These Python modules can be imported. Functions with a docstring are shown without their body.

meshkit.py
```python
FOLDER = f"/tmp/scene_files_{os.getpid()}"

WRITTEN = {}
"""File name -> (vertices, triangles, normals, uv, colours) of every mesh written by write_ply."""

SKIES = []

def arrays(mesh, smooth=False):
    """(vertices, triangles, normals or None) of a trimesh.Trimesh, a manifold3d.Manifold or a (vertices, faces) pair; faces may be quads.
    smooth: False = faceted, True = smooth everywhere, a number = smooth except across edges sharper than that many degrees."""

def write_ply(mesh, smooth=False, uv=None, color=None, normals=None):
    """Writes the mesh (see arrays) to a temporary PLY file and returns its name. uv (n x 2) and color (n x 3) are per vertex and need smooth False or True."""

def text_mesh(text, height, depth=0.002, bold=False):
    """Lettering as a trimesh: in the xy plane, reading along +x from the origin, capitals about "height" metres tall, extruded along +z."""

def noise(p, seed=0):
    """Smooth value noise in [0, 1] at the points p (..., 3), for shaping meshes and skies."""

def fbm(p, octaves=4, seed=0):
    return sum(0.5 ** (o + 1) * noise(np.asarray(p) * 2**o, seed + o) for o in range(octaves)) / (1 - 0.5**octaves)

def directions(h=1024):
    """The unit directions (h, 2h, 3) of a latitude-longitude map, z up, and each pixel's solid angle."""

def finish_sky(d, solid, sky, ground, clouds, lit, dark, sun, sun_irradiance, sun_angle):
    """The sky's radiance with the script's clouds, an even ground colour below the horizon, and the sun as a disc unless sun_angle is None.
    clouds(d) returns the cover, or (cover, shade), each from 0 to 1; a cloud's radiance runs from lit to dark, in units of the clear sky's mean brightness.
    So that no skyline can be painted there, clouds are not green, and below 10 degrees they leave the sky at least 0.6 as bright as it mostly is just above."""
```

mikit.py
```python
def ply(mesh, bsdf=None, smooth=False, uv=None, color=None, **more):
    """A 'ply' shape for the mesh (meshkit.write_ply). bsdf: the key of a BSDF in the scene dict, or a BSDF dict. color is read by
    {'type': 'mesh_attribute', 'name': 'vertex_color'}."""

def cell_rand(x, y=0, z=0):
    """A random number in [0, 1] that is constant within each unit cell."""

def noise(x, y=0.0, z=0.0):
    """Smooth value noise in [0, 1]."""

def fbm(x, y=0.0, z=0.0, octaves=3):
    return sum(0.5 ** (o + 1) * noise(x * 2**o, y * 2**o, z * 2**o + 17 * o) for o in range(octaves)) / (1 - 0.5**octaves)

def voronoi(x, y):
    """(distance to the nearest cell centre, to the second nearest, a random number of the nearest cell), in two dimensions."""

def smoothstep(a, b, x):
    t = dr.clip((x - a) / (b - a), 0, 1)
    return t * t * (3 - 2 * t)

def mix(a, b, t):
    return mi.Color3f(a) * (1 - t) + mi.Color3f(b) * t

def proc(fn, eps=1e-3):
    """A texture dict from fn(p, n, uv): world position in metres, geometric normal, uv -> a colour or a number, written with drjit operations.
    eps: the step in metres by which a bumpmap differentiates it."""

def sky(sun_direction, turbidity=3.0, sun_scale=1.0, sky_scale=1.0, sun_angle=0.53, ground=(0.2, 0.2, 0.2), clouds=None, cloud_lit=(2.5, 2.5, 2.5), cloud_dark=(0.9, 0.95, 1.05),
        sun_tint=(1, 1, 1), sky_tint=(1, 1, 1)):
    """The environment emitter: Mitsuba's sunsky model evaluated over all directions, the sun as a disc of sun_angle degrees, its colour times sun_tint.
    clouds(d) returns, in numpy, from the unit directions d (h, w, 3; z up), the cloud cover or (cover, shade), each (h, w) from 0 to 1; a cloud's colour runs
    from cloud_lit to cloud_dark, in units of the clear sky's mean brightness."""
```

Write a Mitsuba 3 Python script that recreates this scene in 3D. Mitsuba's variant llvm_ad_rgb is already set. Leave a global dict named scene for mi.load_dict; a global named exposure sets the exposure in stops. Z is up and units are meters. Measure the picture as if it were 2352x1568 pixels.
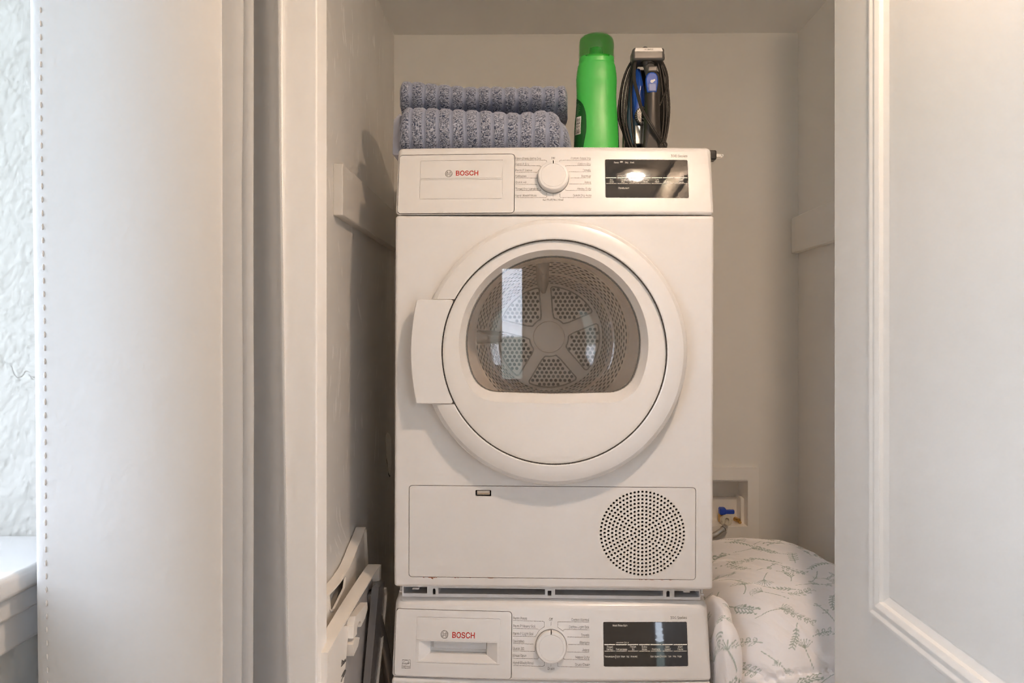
import math, random
import numpy as np, trimesh, shapely
from shapely.geometry import Polygon, Point, LineString, box as sbox
from shapely import affinity
import manifold3d as m3
import drjit as dr
import mitsuba as mi
import mikit, meshkit
from mikit import noise, fbm, smoothstep, mix

scene, labels = {}, {}
T = mi.ScalarTransform4f

# ---------------------------------------------------------------- camera, sky, lamps, exposure
exposure = 0.2
FOCAL, YAW, EYE = 1750.0, math.radians(0.8), 1.35          # focal length in pixels of a 2352-wide frame
scene['camera'] = dict(
    type='perspective', fov_axis='x', fov=2 * math.degrees(math.atan(1176 / FOCAL)), near_clip=0.02, far_clip=60.0,
    principal_point_offset_x=(1176 - 1190.6) / 2352, principal_point_offset_y=(784 - 768) / 1568,
    to_world=T().look_at(origin=[0, 0, EYE], target=[-math.sin(YAW), math.cos(YAW), EYE], up=[0, 0, 1]))

def overcast(d):
    return np.full(d.shape[:2], 0.96), 0.25 * (1 - d[..., 2])
scene['sky'] = mikit.sky([-0.5, -0.2, 0.75], turbidity=4.0, sun_scale=0.0, sky_scale=56.0, ground=(0.22, 0.24, 0.2), clouds=overcast,
                         cloud_lit=(0.95, 1.05, 1.22), cloud_dark=(0.8, 0.88, 1.0))
LAMP = (0.37, 0.68, 2.160)
LAMP_POWER = (930.0, 660.0, 460.0)
FILL_LAMPS = [(0.75, -1.3, 2.160), (1.9, -0.4, 2.160)]  # unseen lamps, added behind the camera to even out the light
FILL_POWER = (360.0, 270.0, 195.0)

# ---------------------------------------------------------------- helpers
def bsdf(key, **d):
    scene[key] = d
    return key

def twosided(**d):
    return dict(type='twosided', bsdf=d)

def rgb(*c):
    return {'type': 'rgb', 'value': [float(x) for x in (c if len(c) == 3 else c * 3)]}

def principled(key, color, rough, bump=None, bump_scale=1.0, **more):
    col = color if isinstance(color, dict) else rgb(*color)
    d = dict(type='principled', base_color=col, roughness=rough, **more)
    if bump is not None:
        d = dict(type='bumpmap', arbitrary=bump, scale=bump_scale, bsdf=d)
    return bsdf(key, **twosided(**d))

def obj(key, mesh, mat, smooth=False, label=None, kind=None, **more):
    base, n = key, 0
    while key in scene:
        n += 1
        key = f'{base}_{n:03d}'
    scene[key] = mikit.ply(mesh, mat, smooth, **more)
    if label or kind:
        labels[key] = {k: v for k, v in (('label', label), ('kind', kind)) if v}
    return key

def tag(key, label, category=None, kind=None, group=None):
    labels[key] = {k: v for k, v in (('label', label), ('category', category), ('kind', kind), ('group', group)) if v}

def tm(man):
    m = man.to_mesh()
    return trimesh.Trimesh(np.array(m.vert_properties[:, :3], float), np.array(m.tri_verts, int), process=False)

def man(mesh):
    return m3.Manifold(m3.Mesh(np.asarray(mesh.vertices, np.float32), np.asarray(mesh.faces, np.uint32)))

def cat(*meshes):
    ms = []
    for m in meshes:
        ms += list(m) if isinstance(m, (list, tuple)) else [m]
    return trimesh.util.concatenate([tm(m) if hasattr(m, 'to_mesh') else m for m in ms])

def box(x0, x1, y0, y1, z0, z1):
    return m3.Manifold.cube([x1 - x0, y1 - y0, z1 - z0]).translate([x0, y0, z0])

def rbox(x0, x1, y0, y1, z0, z1, r=0.004, seg=16):
    s = m3.Manifold.sphere(r, seg)
    return m3.Manifold.batch_hull([s.translate([x, y, z]) for x in (x0 + r, x1 - r) for y in (y0 + r, y1 - r) for z in (z0 + r, z1 - r)])

def section(poly):
    rings = []
    for g in getattr(poly, 'geoms', [poly]):
        if g.geom_type == 'Polygon' and not g.is_empty:
            g = shapely.geometry.polygon.orient(g)
            rings += [np.array(g.exterior.coords)[:-1]] + [np.array(i.coords)[:-1] for i in g.interiors]
    return m3.CrossSection(rings, m3.FillRule.EvenOdd)

def prism(poly, z0, z1):
    return section(poly).extrude(z1 - z0).translate([0, 0, z0])

def rrect(x0, x1, y0, y1, r=0.003, seg=6):
    return sbox(x0 + r, y0 + r, x1 - r, y1 - r).buffer(r, quad_segs=seg)

def circle(x, y, r, seg=24):
    return Point(x, y).buffer(r, quad_segs=seg)

def tube(path, r, seg=8, closed=False):
    """A round tube along the points; r a number or one per point."""
    p = np.asarray(path, float)
    n = len(p)
    r = np.broadcast_to(np.asarray(r, float), (n,))
    t = np.gradient(p, axis=0)
    t /= np.maximum(np.linalg.norm(t, axis=1, keepdims=True), 1e-12)
    a = np.array([0.0, 0, 1]) if abs(t[0][2]) < 0.9 else np.array([1.0, 0, 0])
    rings = []
    for k in range(n):
        a = a - t[k] * (a @ t[k])
        a /= np.linalg.norm(a)
        b = np.cross(t[k], a)
        q = np.arange(seg) * 2 * np.pi / seg
        rings.append(p[k] + r[k] * (np.cos(q)[:, None] * a + np.sin(q)[:, None] * b))
    v = np.vstack(rings + [p[:1], p[-1:]])
    f = []
    for k in range(n - 1):
        for j in range(seg):
            i0, i1 = k * seg + j, k * seg + (j + 1) % seg
            f += [[i0, i1, i1 + seg], [i0, i1 + seg, i0 + seg]]
    for j in range(seg):
        f += [[n * seg, (j + 1) % seg, j], [n * seg + 1, (n - 1) * seg + j, (n - 1) * seg + (j + 1) % seg]]
    return trimesh.Trimesh(v, np.array(f), process=False)

def spline(points, n=40):
    from scipy.interpolate import CubicSpline
    p = np.asarray(points, float)
    d = np.r_[0, np.cumsum(np.linalg.norm(np.diff(p, axis=0), axis=1))]
    return CubicSpline(d, p)(np.linspace(0, d[-1], n))

def loft(rings, cap0=True, cap1=True):
    """A skin over rings of equally many points each."""
    n, k = len(rings), len(rings[0])
    v = np.vstack([np.asarray(r, float) for r in rings])
    f = []
    for i in range(n - 1):
        j = np.arange(k)
        a, b = i * k + j, i * k + (j + 1) % k
        f += [np.stack([a, b, b + k], 1), np.stack([a, b + k, a + k], 1)]
    if cap0:
        v = np.vstack([v, np.mean(rings[0], axis=0)])
        j = np.arange(k)
        f.append(np.stack([j * 0 + len(v) - 1, (j + 1) % k, j], 1))
    if cap1:
        v = np.vstack([v, np.mean(rings[-1], axis=0)])
        j = np.arange(k) + (n - 1) * k
        f.append(np.stack([j * 0 + len(v) - 1, j, (j - (n - 1) * k + 1) % k + (n - 1) * k], 1))
    return trimesh.Trimesh(v, np.vstack(f), process=False)

def grid(P, flip=False):
    """A sheet over an (a, b, 3) array of points."""
    a, b = P.shape[:2]
    i = np.arange(a * b).reshape(a, b)
    q = np.stack([i[:-1, :-1], i[1:, :-1], i[1:, 1:], i[:-1, 1:]], -1).reshape(-1, 4)
    f = np.vstack([q[:, [0, 1, 2]], q[:, [0, 2, 3]]])
    return trimesh.Trimesh(P.reshape(-1, 3), f[:, ::-1] if flip else f, process=False)

def lathe(profile, seg=96):
    """Profile points (radius, height) turned about +z."""
    pr = np.asarray(profile, float)
    q = np.arange(seg) * 2 * np.pi / seg
    P = np.stack([pr[:, None, 0] * np.cos(q), pr[:, None, 0] * np.sin(q), np.broadcast_to(pr[:, None, 1], (len(pr), seg))], -1)
    return loft(list(P), False, False)

def moved(mesh, M):
    m = (tm(mesh) if hasattr(mesh, 'to_mesh') else mesh).copy()
    m.vertices = m.vertices @ M[:3, :3].T + M[:3, 3]
    return m

def frame(O, yaw, roll):
    """Machine axes: x along its front, y up, z out of its front."""
    y, r = math.radians(yaw), math.radians(roll)
    ux, n, vz = np.array([math.cos(y), -math.sin(y), 0]), np.array([-math.sin(y), -math.cos(y), 0]), np.array([0, 0, 1.0])
    M = np.eye(4)
    M[:3, :4] = np.array([ux * math.cos(r) - vz * math.sin(r), vz * math.cos(r) + ux * math.sin(r), n, O]).T
    return M

def text(s, x0, x1, y, cap, depth=0.0004, bold=False):
    """Lettering from x0 to x1 on the baseline y, capitals cap tall."""
    t = meshkit.text_mesh(s, cap, depth, bold)
    a, b = t.bounds[0][0], t.bounds[1][0]
    t.apply_translation([-a, 0, 0])
    t.apply_scale([(x1 - x0) / (b - a), 1, 1])
    t.apply_translation([x0, y, 0])
    return t

def stroke(points, w, z0=0.0, z1=0.0004, step=0.02):
    line = LineString(points).segmentize(step)
    return tm(prism(line.buffer(w / 2, cap_style='flat', join_style='mitre'), z0, z1))

# ---------------------------------------------------------------- materials
def scuffs(p, n, uv):
    s = smoothstep(0.68, 0.82, fbm(p.y * 75 + noise(p.z * 9, p.y * 6) * 8, p.z * 19, p.x * 40, 3))
    blot = fbm(p.x * 9, p.y * 9, p.z * 5 + 3, 3)
    return mix((0.60, 0.585, 0.56), (0.76, 0.745, 0.72), s * 0.6 + 0.8 * (blot - 0.4))
def fine_roll(p, n, uv):
    return fbm(p.x * 420, p.y * 420, p.z * 420, 2)
principled('closet_paint', (0.80, 0.785, 0.75), 0.55, mikit.proc(fine_roll, 5e-4), 0.0004, specular=0.35)
principled('scuffed_paint', mikit.proc(scuffs), 0.45, mikit.proc(fine_roll, 5e-4), 0.0004, specular=0.4)
principled('ceiling_paint', (0.82, 0.81, 0.79), 0.6)
principled('trim_paint', (0.87, 0.86, 0.845), 0.42, mikit.proc(lambda p, n, uv: fbm(p.x * 60, p.y * 60, p.z * 9, 3), 1e-3), 0.0008, specular=0.4)
principled('room_paint', (0.80, 0.78, 0.74), 0.6)
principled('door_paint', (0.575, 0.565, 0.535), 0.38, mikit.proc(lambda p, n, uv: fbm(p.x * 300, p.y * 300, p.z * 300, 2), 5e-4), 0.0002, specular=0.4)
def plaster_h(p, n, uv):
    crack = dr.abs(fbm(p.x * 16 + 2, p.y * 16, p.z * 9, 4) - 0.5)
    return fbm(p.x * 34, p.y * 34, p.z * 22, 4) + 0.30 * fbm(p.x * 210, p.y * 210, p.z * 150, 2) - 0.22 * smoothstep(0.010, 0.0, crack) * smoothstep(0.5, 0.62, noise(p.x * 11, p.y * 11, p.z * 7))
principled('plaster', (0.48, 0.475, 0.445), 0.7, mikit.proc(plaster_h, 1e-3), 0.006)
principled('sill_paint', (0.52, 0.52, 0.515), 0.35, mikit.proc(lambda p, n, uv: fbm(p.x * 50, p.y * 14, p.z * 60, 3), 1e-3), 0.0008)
def wood(p, n, uv):
    a = mikit.cell_rand(dr.floor(p.x / 0.13))
    g = fbm(p.x * 60, p.y * 3 + a * 31, 0, 4)
    return mix((0.42, 0.30, 0.20), (0.62, 0.48, 0.35), g * 0.8 + a * 0.3)
principled('floor_wood', mikit.proc(wood), 0.4)
principled('white_enamel', (0.74, 0.735, 0.735), 0.30, specular=0.5, clearcoat=0.6, clearcoat_gloss=0.93)
principled('white_plastic', (0.74, 0.735, 0.735), 0.28, specular=0.5, clearcoat=0.4, clearcoat_gloss=0.95)
principled('grey_plastic', (0.60, 0.60, 0.60), 0.35, specular=0.5)
principled('kit_plastic', (0.66, 0.66, 0.665), 0.45)
principled('dark_gap', (0.02, 0.018, 0.016), 0.8)
principled('dark_grey', (0.10, 0.095, 0.09), 0.5)
principled('black_gloss', (0.012, 0.010, 0.010), 0.025, specular=0.9)
principled('print_grey', (0.16, 0.15, 0.145), 0.5)
principled('print_white', (0.85, 0.83, 0.80), 0.5)
principled('print_red', (0.42, 0.03, 0.025), 0.45)
principled('chrome', (0.75, 0.72, 0.68), 0.18, metallic=1.0)
principled('drum_steel', (0.90, 0.85, 0.81), 0.40, metallic=0.1, specular=0.5)
principled('housing_grey', (0.33, 0.31, 0.29), 0.6)
principled('rust', (0.22, 0.07, 0.025), 0.9)
bsdf('window_glass', type='thindielectric', int_ior=1.5)
bsdf('door_glass', type='thindielectric', int_ior=1.5, specular_transmittance=rgb(1.0, 0.99, 0.98))
bsdf('bowl_glass', type='thindielectric', int_ior=1.4, specular_transmittance=rgb(0.96, 0.95, 0.93))

# ---------------------------------------------------------------- the setting
XL, XR, YF, YB, ZC = -0.373, 0.738, 1.20, 2.10, 2.177      # closet: left and right walls, front edge, back wall, ceiling
XW = -0.50                                                    # the room's left wall, with the deep window
def struct(key, mesh, mat, smooth=False, label=None, **more):
    k = obj(key, mesh, mat, smooth, **more)
    tag(k, label, kind='structure')
    return k
wb = Polygon([(-0.6, 0), (0.9, 0), (0.9, ZC), (-0.6, ZC)], [[(0.372, 0.822), (0.601, 0.822), (0.601, 0.951), (0.372, 0.951)]])
up = np.array([[1, 0, 0, 0], [0, 0, 1, 0], [0, 1, 0, 0], [0, 0, 0, 1.0]])     # (x, y, z) of a drawing -> x, depth z, height y
def upright(poly, y0, y1):
    m = tm(prism(poly, y0, y1))
    m.vertices = m.vertices[:, [0, 2, 1]]
    m.faces = m.faces[:, ::-1]
    return m
struct('wall_back', upright(wb, YB, YB + 0.10), 'closet_paint', label='greige painted back wall of the closet')
struct('wall_left', tm(box(XW - 0.02, XL, YF + 0.06, YB, 0, ZC)), 'scuffed_paint', label='scuffed grey left side wall inside the closet')
struct('wall_right', tm(box(XR, 0.90, YF + 0.05, YB, 0, ZC)), 'closet_paint', label='grey right side wall inside the closet')
struct('wall_front', tm(rbox(XW - 0.02, -0.3350, YF, YF + 0.0595, 0, ZC, 0.003)), 'trim_paint', 30, label='cream painted wall edge left of the closet opening')
struct('wall_partition', tm(box(0.515, 3.0, YF, YF + 0.0495, 0, ZC)), 'room_paint', label='painted wall right of the closet opening')
struct('trim_1', tm(rbox(-0.450, -0.3885, YF - 0.0065, YF - 0.0005, 0.0, ZC, 0.002)), 'trim_paint', 30, 'narrow cream trim strip behind the curtain')
struct('ceiling', tm(box(XW - 0.4, 3.1, -3.2, YB + 0.1, ZC, ZC + 0.1)), 'ceiling_paint', label='flat grey ceiling')
struct('floor', tm(box(XW - 0.4, 3.1, -3.2, YB + 0.1, -0.1, 0)), 'floor_wood', label='brown wooden floor')
ZS = 1.1286                                                   # sill height
yz = sbox(-3.0, 0, YF, ZC) - sbox(-0.75, ZS - 0.02, 0.835, 2.13)
m = tm(prism(yz, 0, 0.30))
m.vertices = np.stack([XW - m.vertices[:, 2], m.vertices[:, 0], m.vertices[:, 1]], 1)
m.faces = m.faces[:, ::-1]
m.fix_normals()
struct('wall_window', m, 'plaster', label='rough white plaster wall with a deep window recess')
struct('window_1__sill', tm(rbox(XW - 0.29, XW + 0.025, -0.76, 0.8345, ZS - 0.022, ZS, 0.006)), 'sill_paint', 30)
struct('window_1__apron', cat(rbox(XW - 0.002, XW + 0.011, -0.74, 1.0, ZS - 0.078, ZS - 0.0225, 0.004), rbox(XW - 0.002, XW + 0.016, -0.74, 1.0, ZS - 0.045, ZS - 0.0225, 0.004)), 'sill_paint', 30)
fr = sbox(-0.75, ZS, 0.835, 2.13) - sbox(-0.69, ZS + 0.06, 0.02, 2.07) - sbox(0.07, ZS + 0.06, 0.775, 2.07)
m = tm(prism(fr, 0, 0.05)); m.vertices = np.stack([XW - 0.24 - m.vertices[:, 2], m.vertices[:, 0], m.vertices[:, 1]], 1); m.fix_normals()
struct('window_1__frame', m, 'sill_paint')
for a, b in ((-0.695, 0.025), (0.065, 0.78)):
    obj('window_1__pane', grid(np.array([[[XW - 0.265, a, ZS + 0.05], [XW - 0.265, a, 2.08]], [[XW - 0.265, b, ZS + 0.05], [XW - 0.265, b, 2.08]]])), 'window_glass')
labels.pop('window_1__sill'); labels.pop('window_1__apron'); labels.pop('window_1__frame')
tag('window_1', 'white window in a deep plaster recess with painted sill', kind='structure')
# the room behind the camera: a wall of windows and a plain right wall
wr = sbox(XW - 0.02, 0, 3.0, ZC) - sbox(-0.345, 0.97, -0.135, 1.94) - sbox(1.2, 0.25, 2.9, 2.12)
struct('wall_rear', upright(wr, -3.1, -3.0), 'room_paint', label='wall behind the viewer with a narrow and a wide window')
wf = sbox(-3.0, 0, YF + 0.05, ZC) 
def side_on(poly, x0, x1):
    m = tm(prism(poly, x0, x1)); m.vertices = m.vertices[:, [2, 0, 1]]; m.fix_normals()
    return m
struct('wall_far_right', side_on(wf, 3.0, 3.1), 'room_paint', label='plain room wall far to the right')
for n, (x0, x1, z0, z1, bars, place) in enumerate([(-0.345, -0.135, 0.97, 1.94, (), lambda p: upright(p, -3.07, -3.03)), (1.2, 2.9, 0.25, 2.12, (2.05,), lambda p: upright(p, -3.07, -3.03))]):
    fr = sbox(x0, z0, x1, z1)
    edges = [x0] + list(bars) + [x1]
    w = 0.02 if n == 0 else 0.05
    for a, b in zip(edges[:-1], edges[1:]):
        fr = fr - sbox(a + w, z0 + w, b - w, z1 - w)
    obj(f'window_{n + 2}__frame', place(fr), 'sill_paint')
    for a, b in zip(edges[:-1], edges[1:]):
        q = [[a + w, z0 + w], [a + w, z1 - w], [b - w, z0 + w], [b - w, z1 - w]]
        q = np.array([[x, -3.05, z]  for x, z in q]).reshape(2, 2, 3)
        obj(f'window_{n + 2}__pane', grid(q), 'window_glass')
    tag(f'window_{n + 2}', ('narrow white framed window behind the viewer', 'wide white framed window behind the viewer at the right')[n], kind='structure')

# ---------------------------------------------------------------- ceiling lamp and two added fill lamps
def lamp(x, y, z, power, label):
    k = 'recessed_light'
    i = 0
    while k + '__trim' in scene:
        i += 1
        k = f'recessed_light_{i:03d}'
    obj(k + '__trim', moved(lathe([(0.030, 0.004), (0.033, 0.0), (0.075, 0.0), (0.085, 0.006), (0.085, ZC - z)], 48), T_at(x, y, z)), 'print_white', 30)
    dome = lathe([(0.0, -0.016), (0.012, -0.0148), (0.021, -0.0105), (0.027, -0.004), (0.029, 0.003)], 40)
    scene[k + '__bulb'] = mikit.ply(moved(dome, T_at(x, y, z)), 'print_white', True, emitter=dict(type='area', radiance=rgb(*power)))
    tag(k, label, 'ceiling light')
def T_at(x, y, z):
    M = np.eye(4); M[:3, 3] = (x, y, z)
    return M
lamp(*LAMP, LAMP_POWER, 'round warm ceiling light in front of the closet')
lamp(*FILL_LAMPS[0], FILL_POWER, 'added round warm fill light behind the viewer')
lamp(*FILL_LAMPS[1], FILL_POWER, 'added round warm fill light at the right of the room')

# ---------------------------------------------------------------- the open door with a moulded panel
XD, DY0, DY1 = 0.4866, 0.46, 1.220
def door_face(y, z):                                          # relief of the face towards the room, metres into the door
    d = np.minimum(np.minimum(1.0910 - y, y - (DY0 + 0.14)), np.minimum(z - 0.951, 2.04 - z))
    prof_d = [-1, 0.0, 0.003, 0.008, 0.013, 0.020, 0.027, 0.0285, 0.038, 0.040, 9]
    prof_w = [0, 0.0, -0.0055, -0.0060, -0.0035, -0.0045, -0.001, 0.004, 0.0085, 0.0075, 0.0075]
    return np.interp(d, prof_d, prof_w)
ys = np.unique(np.r_[np.linspace(DY0, DY1, 60), 1.0910 - np.linspace(0, 0.05, 60), DY0 + 0.14 + np.linspace(0, 0.05, 20)])
zs = np.unique(np.r_[np.linspace(0.01, ZC - 0.02, 80), 0.951 + np.linspace(0, 0.05, 60), 2.04 - np.linspace(0, 0.05, 20)])
Y, Z = np.meshgrid(ys, zs, indexing='ij')
face = grid(np.stack([XD + door_face(Y, Z), Y, Z], -1), flip=True)
back = tm(box(XD + 0.012, XD + 0.036, DY0, DY1, 0.01, ZC - 0.02))
edge = [tm(box(XD, XD + 0.013, DY0, DY0 + 0.0005, 0.01, ZC - 0.02)), tm(box(XD, XD + 0.013, DY1 - 0.0005, DY1, 0.01, ZC - 0.02))]
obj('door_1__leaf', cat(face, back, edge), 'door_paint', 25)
for z in (0.3, 1.1, 1.9):
    obj('door_1__hinge', moved(tm(m3.Manifold.cylinder(0.09, 0.006, 0.006, 16)), T_at(XD + 0.034, DY1 + 0.004, z)), 'chrome', 30)
tag('door_1', 'white panelled door standing open at the right of the closet', kind='structure')

# ---------------------------------------------------------------- shelf cleats on the closet's side walls
def worn(mesh, amp, seed):
    m = tm(mesh.refine_to_length(0.006))
    n = meshkit.fbm(m.vertices * 120, 3, seed)[:, None] - 0.5
    m.vertices = m.vertices + amp * n * np.sign(m.vertices - m.vertices.mean(0)) * [1, 0.3, 1]
    return m
obj('shelf_cleat', worn(rbox(XL - 0.001, XL + 0.0185, 1.447, YB - 0.002, 1.577, 1.676, 0.0025), 0.0022, 3), 'trim_dull' if 'trim_dull' in scene else principled('cleat_paint', (0.56, 0.535, 0.50), 0.5, mikit.proc(lambda p, n, uv: fbm(p.x * 90, p.y * 40, p.z * 90, 3), 1e-3), 0.0015), 30)
tag('shelf_cleat', 'grey painted wooden shelf cleat with chipped end on the left closet wall', 'wooden cleat')
obj('shelf_cleat_001', tm(rbox(XR - 0.0195, XR - 0.0003, 1.40, YB - 0.002, 1.572, 1.668, 0.002)), 'closet_paint', 30)
tag('shelf_cleat_001', 'grey painted wooden shelf cleat on the right closet wall beside the door', 'wooden cleat')

# ---------------------------------------------------------------- curtain
def curtain():
    pts = np.array([(-0.463, 0.738), (-0.4675, 0.726), (-0.4665, 0.712), (-0.4595, 0.703), (-0.4500, 0.7015), (-0.4370, 0.7020), (-0.4180, 0.7030), (-0.3960, 0.7050), (-0.3730, 0.7100), (-0.3500, 0.7195), (-0.3310, 0.7340), (-0.3175, 0.7550),
                    (-0.3145, 0.7730), (-0.3195, 0.7890), (-0.3360, 0.8120), (-0.3750, 0.8450), (-0.4200, 0.9100), (-0.4400, 0.9700), (-0.440, 1.020), (-0.424, 1.040), (-0.4045, 1.052), (-0.4015, 1.062), (-0.410, 1.072),
                    (-0.432, 1.080), (-0.438, 1.092), (-0.422, 1.100), (-0.4075, 1.104), (-0.4045, 1.112), (-0.416, 1.124), (-0.440, 1.150), (-0.457, 1.185), (-0.4595, 1.215), (-0.457, 1.229),
                    (-0.445, 1.216), (-0.428, 1.198), (-0.410, 1.183), (-0.394, 1.1735), (-0.3835, 1.1695), (-0.3785, 1.1685), (-0.3790, 1.1745), (-0.389, 1.200), (-0.420, 1.258), (-0.450, 1.290)])
    k = np.interp(pts[:, 1], [1.0, 1.27], [1.0, 0.92])[:, None]
    pts = pts * k
    n, nz = 420, 160
    c = spline(pts, n)
    s = np.r_[0, np.cumsum(np.linalg.norm(np.diff(c, axis=0), axis=1))]
    z = np.linspace(0.02, 2.12, nz)
    C, Zz = np.meshgrid(np.arange(n), z, indexing='ij')
    X, Yy = c[C, 0], c[C, 1]
    drop = (1.35 - Zz) / 0.8                                  # the folds lean a little with height and loosen below the sill
    t = s[C] / s[-1]
    t_edge = s[np.argmax(np.where(np.arange(n) > n * 0.7, c[:, 0], -9))] / s[-1]
    X = X - 0.0018 * drop * np.exp(-((t - 0.45) / 0.25) ** 2) + 0.0045 * (meshkit.fbm(np.stack([s[C] * 9, Zz * 2.6, Zz * 0], -1), 3, 5) - 0.5)
    Yy = Yy + 0.010 * drop * (t < 0.2) * (0.2 - t) / 0.2
    X = X + 0.009 * drop * np.clip(1 - t / 0.12, 0, 1)
    X = X + 0.0115 * drop * np.exp(-((t - t_edge) / 0.07) ** 2)
    front = np.stack([X, Yy, Zz], -1)
    d = np.gradient(c, axis=0); nrm = np.stack([d[:, 1], -d[:, 0]], 1); nrm /= np.linalg.norm(nrm, axis=1, keepdims=True)
    back = front - 0.0022 * np.concatenate([nrm[C], np.zeros_like(Zz)[..., None]], -1)
    rim = np.concatenate([front[:1], back[:1]], 0)
    return front, back, rim, c, s
front, back, rim, cc, cs = curtain()
def felt(p, n, uv):
    return fbm(p.y * 330, p.z * 300, p.x * 300, 3)
principled('curtain_cloth', (0.485, 0.485, 0.48), 0.9, mikit.proc(felt, 7e-4), 0.00045, sheen=0.4, specular=0.1)
principled('curtain_thread', (0.46, 0.46, 0.455), 0.9)
obj('curtain__panel', cat(grid(front, flip=True), grid(back), grid(rim, flip=True), grid(np.concatenate([front[-1:], back[-1:]], 0))), 'curtain_cloth', True)
k = int(np.searchsorted(cs, 0.046))
st = [m3.Manifold.sphere(1.0, 8).scale([0.0009, 0.0011, 0.0030]).translate([np.interp(z, front[k, :, 2], front[k, :, 0]), np.interp(z, front[k, :, 2], front[k, :, 1]) - .0004, z]) for z in np.arange(0.5, 2.1, 0.0125)]
obj('curtain__hem_stitching', cat(st), 'curtain_thread', 30, kind='stuff')
tag('curtain', 'pale heavy felt curtain hanging in long folds beside the window', 'curtain')

# ---------------------------------------------------------------- dryer and washing machine: measured fronts, millimetres
DRYER_TEXT = [
    ('Perm Press Extra Dry', -73, -24.4, 106.6, 4),
    ('Perm P Dry', -72.9, -47, 95.2, 4),
    ('Perm P Damp', -72.8, -41.6, 83.2, 3.9),
    ('Delicates', -72.7, -52.2, 71.5, 3.9),
    ('Quick 40', -72.6, -52.1, 59.5, 4),
    ('Timed Dry Variable', -72.9, -29.6, 46.8, 3.9),
    ('Hand Wash/Wool', -73.2, -33.2, 33.9, 3.9),
    ('Off', -5.5, 1.9, 106.5, 4.2),
    ('Air Fluff/No Heat', -21.4, 17.3, 25.5, 3.9),
    ('Cotton Extra Dry', 31.5, 69.3, 106.8, 3.9),
    ('Cotton Dry', 44.6, 69.2, 95.3, 4),
    ('Towels', 53.9, 69.1, 83.4, 3.9),
    ('Sanitize', 51, 69, 71.6, 3.9),
    ('Jeans', 55.8, 69.2, 59.7, 3.9),
    ('Heavy Duty', 43.4, 69.5, 47.1, 3.9),
    ('Quick Dry Auto', 35.2, 69.4, 34, 3.9),
    ('300 Series', 221, 252.5, 111.8, 5.1),
]
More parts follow.
